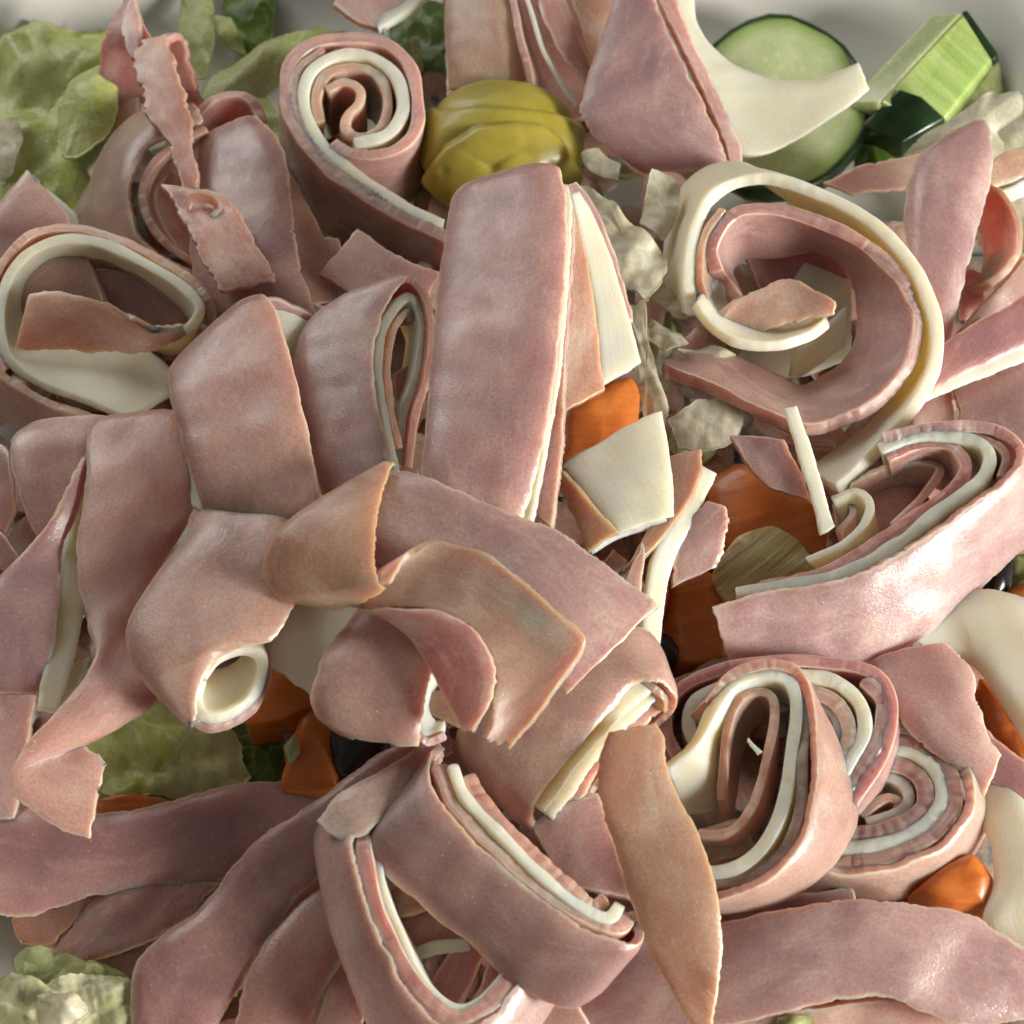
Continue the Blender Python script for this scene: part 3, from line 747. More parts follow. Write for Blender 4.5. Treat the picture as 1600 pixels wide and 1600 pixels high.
g = roll('ham strip with white cheese rim slanting in from the right edge', (1540, 560, 170))
hs(g, '1640,440,290 1560,490,285 1500,522,280 1455,560,270', '1640,525,275 1560,560,272 1500,588,265 1440,618,255', 'mauve', t=15, bulge=8)
cs(g, '1640,515,268 1570,552,264 1500,582,258 1440,612,250', '1640,545,258 1575,575,254 1505,602,248 1440,630,240', t=15)
H('flat ham slab at the right edge under the slanting ham strip', '1490,610,215 1500,650,215 1500,700,210', '1640,540,225 1640,620,225 1640,720,215', 'mauve', t=14)
H('narrow ham piece behind the big curl at its lower right', '1420,610,205 1425,650,205 1430,690,200', '1485,590,205 1488,640,205 1490,690,200', 'ham', t=13)
shred('pale lettuce sliver at the far right edge under the small ham curl', '1585,400,150 1625,390,150 1625,450,150 1590,450,150', 'lime')

# ================================================================== big curl at right
g = roll('largest open curl of ham and cheese, in the upper right', (1270, 480, 170))
cs(g, '1082,492,300 1078,430,318 1088,360,334 1122,302,346 1190,280,352 1280,302,354 1368,352,352 1434,425,348 1464,505,342 1458,580,334 1420,650,324 1370,705,312 1308,764,300',
      '1062,480,225 1045,420,230 1048,350,240 1080,290,255 1150,262,285 1240,312,280 1335,365,272 1400,432,268 1436,505,265 1430,575,262 1392,640,262 1338,690,258 1262,738,250', t=24, jag=.5)
hs(g, '1122,425,310 1112,385,325 1140,338,340 1205,326,346 1285,350,348 1358,388,346 1412,440,342 1436,500,338 1426,565,332 1382,620,326 1320,655,320 1255,670,312 1180,642,300 1110,606,285 1042,580,268',
      '1150,470,215 1135,425,225 1165,398,240 1220,395,245 1275,385,245 1322,408,240 1342,455,235 1346,520,232 1322,570,230 1285,598,232 1250,612,236 1205,592,245 1160,568,250 1110,560,252 1035,572,256', 'mauve', t=23, jag=1.2)
cs(g, '1084,478,325 1105,508,325 1150,536,322 1210,542,318 1262,528,315 1292,506,312', '1122,425,268 1128,470,262 1165,500,258 1220,512,258 1262,505,262 1288,492,270', t=19)
hs(g, '1122,495,305 1150,470,318 1195,448,325 1235,438,328 1270,452,330 1306,470,330', '1112,512,270 1160,520,285 1205,515,298 1238,505,305 1270,498,312 1304,492,318', 'tan', t=14, jag=1.8, ends=3)
hs(g, '1100,470,310 1092,430,320 1100,375,332 1130,325,342', '1140,440,240 1125,410,250 1125,370,265 1150,345,290', 'tan', t=13)
cs(g, '1258,412,225 1290,425,222 1330,440,220', '1150,560,185 1235,590,185 1330,560,188', t=14)
hs(g, '1165,405,228 1230,385,230 1290,372,232', '1195,470,190 1250,470,195 1330,440,200', 'mauve', t=13)
cs(g, '1240,540,235 1260,535,238 1320,480,238', '1232,585,215 1250,590,215 1320,540,215', t=13)
hs(g, '1180,645,262 1210,665,262 1260,688,262 1300,690,258', '1182,668,250 1215,688,250 1265,700,250 1305,700,248', 'rose', t=14, torn=4)
H('ham piece in the shade low inside the big right curl', '1280,600,170 1320,560,175 1350,500,180', '1250,640,160 1300,620,165 1370,560,170', 'rose', t=13)

# ================================================================== pale lettuce between the centre slab and the big curl
for lab, O in (
    ('big pale lettuce wedge right of the tall centre slab', '905,285,250 940,300,262 985,345,262 1040,395,250 1042,425,245 1012,475,235 970,440,240 935,360,248'),
    ('small white lettuce scrap under the triangular ham slab', '908,238,215 935,228,222 968,255,222 965,285,215 925,270,215'),
    ('blunt white lettuce rib end standing left of the big curl', '1010,300,255 1018,262,275 1050,268,275 1064,285,265 1060,340,245 1035,375,238 1000,345,245'),
    ('upright translucent lettuce sliver beside the hanging cheese flap', '978,480,235 1008,470,240 1015,540,235 1045,640,215 1030,690,205 1005,640,215 990,560,225'),
    ('tiny curled lettuce shred right of the translucent sliver', '1015,500,215 1060,520,222 1075,540,222 1040,545,215 1012,530,212'),
    ('pale shred near the left end of the big curl', '1010,455,205 1050,450,210 1085,490,210 1050,500,205'),
    ('pale shred low under the crescent of the big curl', '1060,545,195 1110,540,200 1150,555,200 1110,575,195'),
    ('pale cream shred beneath the tip of the big curl ham', '1030,545,175 1055,580,175 1050,615,170 1020,600,170'),
    ('shaded lettuce wedge below the big curl ham tip', '1042,660,200 1090,625,205 1130,618,208 1165,645,205 1150,690,198 1100,705,192 1060,700,190'),
): shred(lab, [(x, y, z + 62) for x, y, z in pts(O)], 'pale')
leafp('ribbed pale leaf hanging below the tip of the big curl', '1040,690,190 1075,640,200 1120,640,205 1135,680,200 1110,720,190 1075,730,185', 'lime', amp=8, wl=30)
shred('thin yellowish lettuce shred inside the left of the big curl', '1110,440,200 1150,450,205 1195,475,205 1175,490,200 1130,475,195', 'lime')
shred('lime shred lying under the crescent cheese of the big curl', '1110,520,170 1180,540,175 1240,560,175 1160,570,168', 'lime')

# ================================================================== tall centre slab
g = roll('tallest ham and cheese slab, upright in the centre', (790, 540, 250))
hs(g, '735,345,380 712,310,428 700,370,440 688,450,446 678,560,446 670,660,440 664,735,430 663,785,418', '868,300,420 872,268,462 884,330,480 880,450,488 866,590,482 846,700,466 820,795,440 806,842,425', 'mauve', t=17, bulge=16, jag=.7)
cs(g, '860,292,440 866,340,455 862,460,460 850,590,455 832,690,440 806,800,415 795,850,400', '888,292,444 893,340,458 886,460,465 874,590,460 858,690,446 834,806,420 825,860,405', t=17, jag=.6)
hs(g, '868,300,420 875,360,432 872,480,435 866,600,430 852,700,418 832,800,395', '892,300,425 898,360,436 890,480,440 884,600,436 880,700,424 864,826,400', 'ham', t=14)
hs(g, '884,320,425 882,420,415 880,520,400 878,610,385 880,645,378', '895,318,425 912,400,402 928,490,385 936,560,372 942,612,365', 'tan', t=14, jag=.8)
cs(g, '890,305,428 905,370,405 925,460,380 935,540,362 938,605,352', '902,302,420 925,340,400 955,410,380 982,500,360 1000,568,345', t=16, jag=.3)
hs(g, '885,285,415 915,340,392 945,420,370 970,500,350', '905,280,408 940,330,382 972,420,358 992,500,340', 'mauve', t=12, off=-14)
carrot('orange carrot block in the gap right of the tall centre slab', '885,640,300 930,605,305 985,590,300 1000,620,290 990,690,285 935,725,290 880,720,290', h=110, dome=14)

# ================================================================== slabs left of the centre
g = roll('arched ham and cheese slab left of the tall centre slab', (570, 600, 220))
hs(g, '630,800,385 612,735,395 592,650,405 582,570,412 596,495,422 634,440,430 664,462,418 676,520,400 668,590,385 648,650,372 640,730,360',
      '520,810,345 498,745,360 474,680,370 460,590,372 482,508,385 545,468,395 560,500,300 570,560,280 570,620,270 570,680,262 570,740,255', 'mauve', t=15, bulge=8)
cs(g, '638,800,378 622,735,388 603,650,396 594,570,402 606,505,410 636,464,415 655,480,405 660,525,390 650,585,375 632,640,362 625,730,350',
      '580,810,340 560,745,350 545,680,352 535,590,352 545,530,352 575,500,355 590,510,290 600,560,270 600,620,260 590,680,252 585,740,245', t=17)
hs(g, '628,700,375 614,640,385 606,570,390 616,515,396 638,488,398 645,500,390', '570,705,330 555,640,335 548,570,335 560,530,335 590,505,335 620,520,300', 'tan', t=13)
hs(g, '612,585,350 632,575,350 662,560,345', '620,640,330 640,630,330 668,610,330', 'rose', t=11)
g = roll('pale folded ham slab, left one of the two arched slabs', (385, 640, 230))
hs(g, '300,590,340 270,578,385 268,612,402 290,700,404 312,770,395 322,800,365', '418,500,350 412,466,405 434,500,420 462,600,428 484,700,422 500,792,405 502,815,370', 'ham', t=16, bulge=12, jag=.6)
cs(g, '400,500,385 425,484,398 455,490,395 485,505,380', '440,640,330 450,600,340 470,590,335 490,600,320', t=16)
hs(g, '398,485,402 415,466,408 445,470,405 480,488,392 500,500,380', '430,560,350 440,545,350 460,550,345 490,560,335 510,570,330', 'mauve', t=14)
C('thin cheese edge peeking out under the left pale slab', '285,655,355 292,730,352 300,790,345', '302,665,355 312,740,352 318,800,345', t=14)

# ================================================================== left slabs, strips and tube
H('ham slab lying left of the S-shaped ham strip', '48,668,275 22,690,288 20,720,290 40,790,282 70,860,265', '180,655,285 165,690,292 150,730,290 140,800,280 140,870,265', 'ham', t=15, bulge=10)
H('long S-shaped ham strip winding down the left side to a folded tip', '170,662,320 142,672,338 136,760,345 121,870,335 138,970,322 150,1030,330 105,1098,335 48,1158,330 18,1205,315 32,1252,300 85,1288,285 140,1310,272', '275,648,335 282,660,350 294,730,352 296,805,338 250,880,318 205,985,305 250,1078,312 190,1128,300 142,1152,290 130,1164,290 145,1178,290 163,1194,285', 'ham', t=15, bulge=6, wob=3)
H('ham strip twisted to a narrow waist at the left edge', '138,698,345 104,765,345 60,840,335 5,900,318 -50,960,300 -70,1090,285', '141,712,335 120,790,325 92,862,315 90,930,318 84,1005,312 58,1085,295', 'mauve', t=14, bulge=8)
C('long narrow cheese strip standing beside the twisted ham at the left', '136,712,312 108,820,305 92,930,302 70,1040,300 58,1108,300', '140,750,290 138,850,280 130,950,282 108,1060,292 92,1110,295', t=20)
C('cheese corner tucked under the narrow cheese strip', '100,1040,270 90,1080,268 80,1115,262', '140,1030,270 125,1080,268 108,1112,262', t=14)
H('brown ham edge below the twisted strip at the left', '30,1180,250 70,1130,258 120,1060,262', '15,1230,235 60,1190,240 135,1080,250', 'tan', t=13)
H('shaded ham slab low at the left edge, above the broad lower strip', '-40,1060,180 -40,1170,180 -40,1280,170', '60,1060,190 45,1160,185 25,1280,172', 'ham', t=14)
H('rosy ham fold at the far left edge, left of the twisted strip', '-40,790,250 10,840,258 40,880,258', '-40,880,240 0,890,245 40,930,245', 'rose', t=13)

g = roll('ham and cheese tube with its open cheese end facing down, left of centre', (330, 1000, 230))
hs(g, '345,770,345 318,800,368 285,855,380 232,920,380 205,975,376 203,1015,372 218,1048,368 242,1078,362 272,1108,356 300,1134,348',
      '490,775,360 474,800,382 466,870,394 460,925,396 448,965,396 425,998,396 386,1010,396 338,1030,390 308,1080,376 305,1128,356', 'ham', t=15, bulge=16, wob=2)
cs(g, '314,1062,376 306,1098,366 320,1122,356 352,1120,350 390,1096,350 408,1058,356 406,1028,366 378,1018,376 340,1032,380 314,1062,376',
      '304,988,318 296,1025,308 312,1050,298 350,1050,292 382,1030,292 398,995,298 398,965,308 372,952,318 335,958,322 304,988,318', t=20, jag=.3, wob=.5)
hs(g, '300,1100,360 304,1122,350 322,1138,340 356,1134,336 396,1108,338 415,1065,346 416,1032,356', '260,1050,330 262,1070,320 285,1090,300 335,1092,294 380,1062,298 402,1015,312 408,985,325', 'mauve', t=15, wob=1)
C('cheese square under the tip of the centre twist', '462,930,345 440,975,338 410,1030,325', '580,945,352 540,1010,340 496,1092,322', t=18)

g = roll('short fat ham and cheese fold under the centre twist', (590, 1060, 240))
hs(g, '585,930,365 540,985,385 508,1030,390 492,1080,382 496,1112,368 520,1130,350', '700,960,375 690,1000,392 672,1050,398 660,1100,392 655,1140,380 650,1165,362', 'ham', t=15, bulge=12)
cs(g, '655,1050,378 640,1090,370 640,1125,358 660,1150,348 690,1145,345', '690,1050,350 670,1085,345 665,1110,340 680,1130,335 700,1125,335', t=15)
hs(g, '650,1140,362 670,1160,352 695,1150,348', '600,1130,330 640,1150,325 690,1140,325', 'mauve', t=13)
H('scrap of ham tucked beside the short fat fold', '665,1085,345 700,1075,350 725,1080,350', '655,1110,335 690,1125,340 720,1138,340', 'tan', t=12)
carrot('carrot piece between the tube end and the short fat fold', '385,1080,210 420,1030,220 470,1060,220 490,1100,215 440,1120,210 385,1130,205', h=90)
carrot('upright carrot stick under the short fat fold', '470,1120,200 495,1100,205 530,1130,205 525,1230,190 440,1235,180 450,1180,190', h=90)
chunk('black_olive', '520,1140,215 560,1125,215 610,1140,215 600,1190,205 550,1215,200 520,1190,205', 'olive', label='black olive piece under the short fat fold', cat='olive', group=OG, h=80, dome=30, power=2, sharp=0)
leafp('shaded green lettuce leaf in the hollow below the ham tube', '120,1160,130 170,1110,140 250,1075,145 330,1130,135 375,1155,130 385,1230,115 340,1250,110 250,1248,110 165,1245,115', 'green', amp=14, wl=60, dome=20)
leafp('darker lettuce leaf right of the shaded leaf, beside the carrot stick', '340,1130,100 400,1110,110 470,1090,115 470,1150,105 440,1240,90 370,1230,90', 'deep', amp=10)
shred('small pale lettuce drop beside the upright carrot stick', '442,1165,215 460,1150,218 470,1175,214 452,1192,210', 'lime')
carrot('low carrot bit above the broad lower left ham strip', '150,1250,120 200,1238,125 265,1250,120 240,1280,115 160,1290,110', h=70)
H('ham sliver lying along the broad lower left strip', '150,1292,162 180,1278,165 212,1268,162', '152,1302,158 185,1292,160 210,1278,158', 'tan', t=9)

# ================================================================== centre twist
g = thing('ham_strip', 'long translucent ham strip twisted and folded over the middle', 'ham', (700, 920, 380), HG)
hs(g, '588,732,448 680,754,470 770,794,480 870,832,478 950,890,465 1028,946,440', '560,900,430 650,890,440 735,905,452 800,965,455 850,1035,440 886,1082,420', 'mauve', t=13, bulge=10, wob=5, jag=1.3)
hs(g, '602,727,472 520,772,480 442,828,470 414,885,445 440,930,420 520,946,410', '614,729,474 596,768,492 586,820,500 584,868,498 590,904,490 603,920,482', 'tan', t=14, bulge=7, wob=3)
hs(g, '608,912,488 640,868,498 685,846,506 750,862,508 815,905,502 865,952,492 914,1000,474 864,1085,450 800,1166,425', '480,938,425 560,947,440 640,948,456 700,962,466 745,990,470 770,1040,464 772,1085,454 766,1125,444 757,1156,432', 'tan', t=13, pw=2, bulge=-8, wob=3, jag=1.2, ends=2)
hs(g, '600,948,462 690,960,480 742,988,484 772,1042,476 768,1092,462 740,1142,440', '560,945,440 615,972,448 655,1012,446 688,1070,436 712,1115,428 728,1140,422', 'rose', t=12, bulge=10, wob=2)

# ================================================================== right of centre
g = roll('square cheese corner over ham, right of the tall centre slab', (980, 780, 260))
cs(g, '880,728,372 925,780,368 962,838,358', '1032,645,385 1046,730,385 1050,808,368', t=15, jag=.3, bulge=8)
hs(g, '862,735,362 895,800,358 920,862,345', '882,735,378 925,785,376 968,832,366', 'tan', t=12)
cs(g, '925,862,345 965,838,350 1040,815,352', '915,850,320 955,820,325 1030,800,325', t=15)
g = roll('narrow cheese and ham strip pointing down beside the square cheese corner', (1050, 830, 250))
cs(g, '1090,730,335 1050,800,338 1020,870,335 1005,940,325 1000,1015,310', '1118,742,325 1085,810,328 1050,880,322 1035,950,312 1028,1010,300', t=18)
hs(g, '1045,715,345 1030,790,348 990,870,345 962,900,338', '1097,706,350 1090,760,350 1045,830,350 1010,870,345', 'tan', t=12)
hs(g, '1003,850,352 985,890,352 975,930,345', '1006,852,352 1005,890,350 1000,935,345', 'ham', t=12)
H('small pink ham bit standing beside the cheese strip tip', '1105,785,330 1070,825,325 1055,870,315 1050,918,300', '1136,795,330 1135,830,325 1128,860,312 1118,885,300', 'ham', t=16, jag=1.6)
carrot('large carrot slab under the slanting ham bit, right of centre', '1105,760,225 1150,725,235 1220,735,240 1285,790,235 1290,860,225 1200,890,215 1130,860,215', h=110, dome=20, uvrot=0.3)
carrot('dark carrot slab low right of the centre twist', '1030,930,195 1060,880,205 1120,900,205 1140,960,195 1130,1030,180 1050,1030,175', h=90, uvrot=0.3)
chunk('tomato_piece', '1028,880,230 1045,872,232 1048,930,225 1035,965,220 1026,930,222', 'tomato', label='sliver of red tomato beside the cheese strip tip', cat='tomato', h=60, dome=8)
chunk('lettuce_rib', '1112,900,240 1150,840,250 1205,822,252 1250,845,250 1275,890,242 1220,920,235 1150,945,230', 'stem', label='ribbed yellowish lettuce stem piece under the lower right curl', cat='lettuce', group=LG, h=50, dome=14, power=2, uvrot=0.75)
chunk('black_olive', '1010,1000,200 1040,990,205 1060,1020,200 1030,1050,195 1008,1035,195', 'olive', label='black olive bit in the hollow right of the centre twist', cat='olive', group=OG, h=60, dome=20, power=2, sharp=0)
C('thin upright cheese stick leaning below the big curl', '1226,640,368 1250,720,350 1268,780,335 1282,836,318', '1244,636,368 1272,716,350 1290,780,335 1302,824,318', t=15)
H('slanting ham bit left of the upright cheese stick', '1140,682,310 1170,730,315 1200,762,312', '1225,690,325 1250,740,325 1268,785,315', 'mauve', t=18)

# ================================================================== lower right curl
g = roll('wide ham and cheese curl with shiny outer ham, right side below the big curl', (1380, 880, 180))
hs(g, '1112,948,318 1185,926,332 1265,915,345 1345,895,356 1430,848,364 1515,788,368 1580,738,368 1592,700,364 1558,672,360 1500,664,356 1435,668,350 1380,682,345',
      '1146,1040,240 1210,1048,245 1300,1040,248 1395,1018,250 1475,960,248 1555,890,245 1605,840,245 1615,800,225 1585,755,220 1510,735,215 1445,740,215 1390,750,215', 'mauve', t=23, bulge=6)
cs(g, '1150,925,318 1230,912,330 1320,892,344 1405,846,354 1485,788,360 1538,742,360 1545,705,358 1510,684,354 1440,680,348 1375,700,342',
      '1170,990,235 1240,978,240 1320,955,245 1400,905,248 1475,845,250 1525,795,250 1530,765,248 1500,745,245 1445,745,240 1390,760,238', t=24)
hs(g, '1190,915,318 1280,895,330 1350,862,342 1425,810,350 1485,765,352 1508,730,350 1490,700,346 1440,695,342 1385,715,338', '1200,970,240 1290,945,245 1350,920,250 1420,870,252 1475,820,254 1490,785,252 1475,760,248 1440,755,244 1395,770,240', 'rose', t=20)
hs(g, '1330,755,300 1380,730,312 1430,720,318 1470,732,318 1440,775,312 1395,820,305', '1300,810,265 1360,780,268 1410,765,268 1440,765,268 1420,800,265 1390,850,262', 'ham', t=13)
hs(g, '1300,740,285 1345,720,290 1400,705,292', '1350,880,245 1400,850,250 1460,800,250', 'ham', t=13)
hs(g, '1565,745,362 1572,710,358 1545,688,354 1490,678,350', '1560,800,260 1565,765,260 1540,745,258 1490,735,255', 'rose', t=12)
cs(g, '1300,778,318 1335,766,325 1358,782,330 1352,812,330 1315,850,325 1264,876,318', '1315,830,268 1345,820,270 1366,828,272 1362,855,272 1325,885,270 1282,898,268', t=16, jag=.4)
hs(g, '1300,790,305 1325,785,308 1332,800,310 1310,828,308', '1308,830,270 1330,828,272 1336,840,272 1318,860,270', 'ham', t=11)
C('broad white cheese sheet at the right edge below the lower right curl', '1425,1000,235 1480,945,250 1545,925,262 1620,945,265', '1450,1005,225 1530,1040,225 1575,1105,222 1625,1200,215', t=18, bulge=12)
chunk('black_olive', '1530,900,190 1560,870,195 1585,880,195 1575,930,190 1540,950,185', 'olive', label='black olive at the right edge behind the wide shiny curl', cat='olive', group=OG, h=70, dome=24, power=2, sharp=0)
carrot('carrot wedge at the right edge above the broad cheese sheet', '1555,940,200 1600,910,205 1650,910,205 1650,1000,195 1590,985,195', h=80)
shred('pale lettuce patch at the right edge behind the olive', '1560,880,160 1650,840,165 1650,920,160 1580,930,155', 'lime')
H('ham slab right of the teardrop loop, under the broad cheese sheet', '1360,1035,250 1385,1090,258 1430,1150,262 1480,1190,258 1540,1240,245', '1480,1010,262 1515,1050,275 1525,1100,278 1540,1150,272 1560,1180,260', 'ham', t=15, bulge=14, torn=4)
H('ham strip running to the right edge below that cheese sheet', '1440,1150,225 1520,1200,232 1620,1280,230', '1500,1110,228 1560,1160,235 1630,1215,235', 'mauve', t=14)
carrot('carrot piece under the broad cheese sheet at the right edge', '1530,1060,170 1580,1090,180 1640,1200,180 1600,1210,175 1550,1150,170', h=80)
C('cheese sheet curving down at the lower right edge', '1505,1255,205 1548,1310,222 1558,1380,228 1540,1440,222 1560,1475,210', '1560,1225,225 1610,1270,240 1630,1350,245 1630,1420,240 1630,1490,225', t=18, bulge=10)
carrot('glossy carrot end between the right spiral and the lower ham sheet', '1420,1400,210 1470,1350,218 1520,1335,222 1552,1375,215 1545,1430,205 1480,1440,200', h=80, dome=34, )

# ================================================================== teardrop and spirals, lower right
g = roll('half-hidden spiral roll behind the teardrop loop', (1260, 1140, 160))
hs(g, '1060,1190,285 1042,1140,290 1055,1085,295 1110,1050,300 1200,1035,305 1300,1036,310 1368,1055,312 1392,1110,308 1378,1180,302 1330,1250,290', mat='mauve', t=19, drop=(4, 40, -120))
cs(g, '1090,1170,285 1075,1130,290 1090,1090,294 1140,1070,298 1230,1055,303 1300,1060,306 1345,1095,306 1352,1150,302 1310,1215,295', t=24, drop=(0, 40, -100))
hs(g, '1110,1150,282 1105,1120,286 1140,1095,290 1220,1080,296 1290,1088,300 1322,1120,300 1322,1165,296 1280,1210,290', mat='ham', t=22, drop=(0, 40, -100))
cs(g, '1200,1110,284 1260,1098,290 1300,1112,292 1308,1150,290 1285,1185,286', t=17, drop=(0, 40, -100))
hs(g, '1230,1125,284 1270,1115,288 1292,1135,288 1288,1165,284 1262,1180,280', mat='mauve', t=15, drop=(0, 40, -90))
hs(g, '1350,1060,310 1380,1100,306 1366,1165,300 1322,1232,290', mat='rose', t=22, drop=(0, 40, -100))
g = roll('oval spiral roll of ham and cheese at the lower right', (1400, 1280, 140))
hs(g, '1230,1345,255 1310,1362,258 1390,1355,262 1468,1322,265 1512,1262,265 1505,1200,263 1455,1150,260 1385,1135,258', '1240,1385,185 1320,1395,188 1405,1396,190 1490,1362,190 1532,1300,190 1530,1240,190 1480,1190,188 1400,1185,180', 'ham', t=21, bulge=4)
hs(g, '1250,1340,252 1320,1345,255 1390,1338,258 1455,1308,261 1494,1258,262 1486,1205,260 1445,1165,257 1390,1152,255', mat='rose', t=22, drop=(0, 40, -90))
cs(g, '1280,1322,252 1340,1325,254 1400,1315,256 1450,1285,258 1470,1245,258 1460,1205,256 1425,1175,254 1375,1165,252', t=26, drop=(0, 40, -90))
hs(g, '1320,1302,249 1370,1300,251 1415,1285,253 1442,1255,254 1438,1220,253 1410,1198,250 1365,1190,248', mat='mauve', t=26, drop=(0, 40, -90))
cs(g, '1350,1220,240 1385,1212,242 1412,1225,244 1420,1250,245 1400,1272,244 1355,1283,242', t=19, drop=(0, 40, -90))
hs(g, '1345,1272,238 1365,1255,240 1388,1244,241 1406,1252,241 1400,1268,240 1378,1278,238', mat='ham', t=15, drop=(0, 35, -80))
g = roll('upright teardrop loop of ham and cheese in the lower right', (1180, 1250, 200))
hs(g, '1105,1100,325 1140,1055,342 1190,1036,350 1238,1042,350 1260,1075,346 1268,1150,342 1266,1240,338 1244,1320,330 1190,1375,320 1120,1402,308 1060,1400,295',
      '1070,1150,255 1110,1110,262 1170,1090,262 1250,1085,290 1285,1130,285 1322,1200,275 1338,1262,270 1312,1330,262 1240,1392,252 1150,1418,245 1070,1420,240', 'ham', t=20, bulge=4)
cs(g, '1040,1200,300 1085,1160,315 1115,1105,330 1150,1066,340 1195,1052,344 1232,1065,344 1245,1110,340 1240,1180,335 1225,1250,328 1198,1310,320 1155,1352,312 1105,1362,305 1070,1340,300',
      '1070,1270,235 1110,1262,232 1125,1230,230 1140,1150,240 1190,1110,250 1235,1115,255 1258,1170,250 1262,1240,246 1248,1300,240 1218,1345,235 1170,1375,232 1115,1385,230 1080,1370,230', t=22, jag=.4)
hs(g, '1128,1250,280 1132,1160,310 1150,1105,325 1180,1082,330 1206,1092,330 1208,1140,326 1195,1200,318 1172,1262,308 1138,1298,300 1090,1300,292',
      '1140,1290,225 1150,1200,232 1165,1150,240 1185,1125,245 1205,1130,245 1210,1180,240 1205,1230,235 1188,1280,230 1150,1325,226 1095,1330,225', 'tan', t=14)
hs(g, '1060,1310,270 1120,1290,272 1160,1280,272', '1080,1350,235 1130,1340,235 1180,1320,235', 'rose', t=13)
hs(g, '1258,1090,338 1256,1180,334 1250,1262,326 1224,1328,316 1170,1368,306 1105,1384,298', '1262,1140,270 1262,1220,262 1256,1290,256 1236,1345,250 1180,1382,245 1110,1396,242', 'rose', t=17)
H('hair-thin torn ham thread inside the teardrop loop', '1168,1152,335 1178,1162,332 1192,1175,326', '1166,1158,332 1174,1168,330 1186,1182,324', 'ham', t=5, jag=.3)
H('dark ham fold between the teardrop loop and the lower ham sheet', '1120,1430,205 1200,1405,215 1330,1385,218', '1130,1465,195 1220,1440,200 1340,1415,205', 'mauve', t=14)

# ================================================================== lower ham sheet, drape, roll with end
H('broad ham sheet across the lower right with a bright front edge', '960,1480,205 1125,1445,248 1250,1420,272 1340,1408,285 1420,1416,282 1505,1428,270 1565,1462,255 1640,1510,240', '870,1605,165 1000,1612,190 1150,1598,225 1300,1562,250 1390,1558,252 1440,1580,240 1520,1600,225 1640,1585,215', 'mauve', t=17, bulge=7, jag=1.0, torn=2)
g = roll('layered ham and cheese under the broad lower right sheet, at the bottom edge', (1280, 1590, 120))
hs(g, '1150,1590,190 1280,1572,205 1400,1565,205 1520,1600,190', '1150,1650,160 1280,1640,165 1400,1640,165 1540,1650,160', 'ham', t=15)
cs(g, '1180,1605,172 1300,1590,185 1400,1590,185', '1180,1660,140 1300,1650,145 1420,1650,145', t=14)
shred('yellow green lettuce shred at the bottom edge under the lower sheet', '1215,1590,205 1270,1588,205 1268,1640,190 1210,1640,190', 'lime')
H('tan ham strip draped from the centre down to the bottom edge', '950,1150,372 938,1195,372 938,1250,365 960,1315,352 985,1400,335 1015,1480,315 1055,1555,290 1088,1610,270', '1025,1130,378 1036,1160,378 1048,1225,372 1092,1310,358 1120,1405,340 1126,1490,318 1118,1560,292 1108,1620,270', 'tan', t=12, bulge=5, wob=4)
C('tiny cheese thread along the right edge of the draped tan ham', '1058,1262,372 1068,1275,370 1080,1296,364', '1064,1262,370 1074,1278,366 1086,1298,360', t=6)
g = roll('fat ham roll with a torn white cheese end, below the centre twist', (880, 1160, 230))
E0 = '962,1184,262 925,1240,240 892,1290,226 858,1304,226 834,1284,262 838,1250,318 880,1195,350 935,1130,368 985,1072,376 1020,1064,378 1048,1084,358 1048,1112,318 1012,1144,285 962,1184,262'
E1 = '870,1100,230 835,1150,210 800,1200,200 760,1205,210 728,1190,260 720,1140,330 760,1080,362 820,1040,376 880,1010,384 960,985,388 1005,990,350 990,1010,300 930,1050,255 870,1100,230'
hs(g, E0, E1, 'ham', t=15, bulge=8, wob=2)
cs(g, '1016,1082,358 966,1124,350 920,1174,332 882,1224,312 852,1266,284', t=22, jag=.8, drop=(-70, -50, 10))
cs(g, '1028,1094,340 980,1136,326 934,1186,304 897,1238,282 866,1280,258', t=20, torn=3, jag=1.2, drop=(-70, -50, 10))
hs(g, '1040,1104,320 994,1146,302 946,1194,280 910,1248,256 880,1290,238', mat='rose', t=20, torn=4, jag=1.5, drop=(-70, -50, 10))
hs(g, '1024,1078,366 1042,1092,350 1040,1110,326', mat='tan', t=11, torn=3, drop=(-50, -36, 8))

# ================================================================== lower middle
H('ham sheet in the shade behind the fat roll, beside the draped tan ham', '830,1290,250 880,1260,255 935,1240,258', '880,1380,235 930,1395,240 985,1405,240', 'mauve', t=14)
g = roll('shiny wet ham and cheese band slanting across the lower middle', (800, 1400, 200))
hs(g, '690,1165,325 672,1200,345 690,1258,355 755,1330,358 830,1395,352 910,1450,345 975,1472,338 1000,1462,325 985,1425,305', '690,1190,310 625,1260,318 582,1330,308 660,1412,300 745,1478,292 815,1540,282 893,1568,272 955,1515,262 985,1470,262', 'mauve', t=16, bulge=8)
hs(g, '688,1195,348 712,1255,352 775,1325,354 848,1388,350 915,1430,344 965,1448,334 985,1430,318', '660,1260,270 680,1300,270 740,1380,268 810,1440,265 880,1490,262 930,1500,260 970,1470,260', 'rose', t=24)
cs(g, '708,1195,352 734,1252,356 795,1318,358 865,1385,354 920,1425,348 955,1435,340 972,1412,326', '690,1270,270 705,1310,268 765,1380,265 835,1440,262 890,1475,260 930,1480,258 955,1450,258', t=20, jag=.8)
hs(g, '735,1210,340 765,1262,345 820,1318,346 875,1372,342 925,1412,335 945,1405,325', '725,1290,262 755,1330,262 800,1380,260 850,1425,258 895,1450,256 925,1440,256', 'ham', t=20, jag=1.8)
g = roll('large U-shaped loop of ham and cheese at the bottom, left of the wet band', (650, 1450, 160))
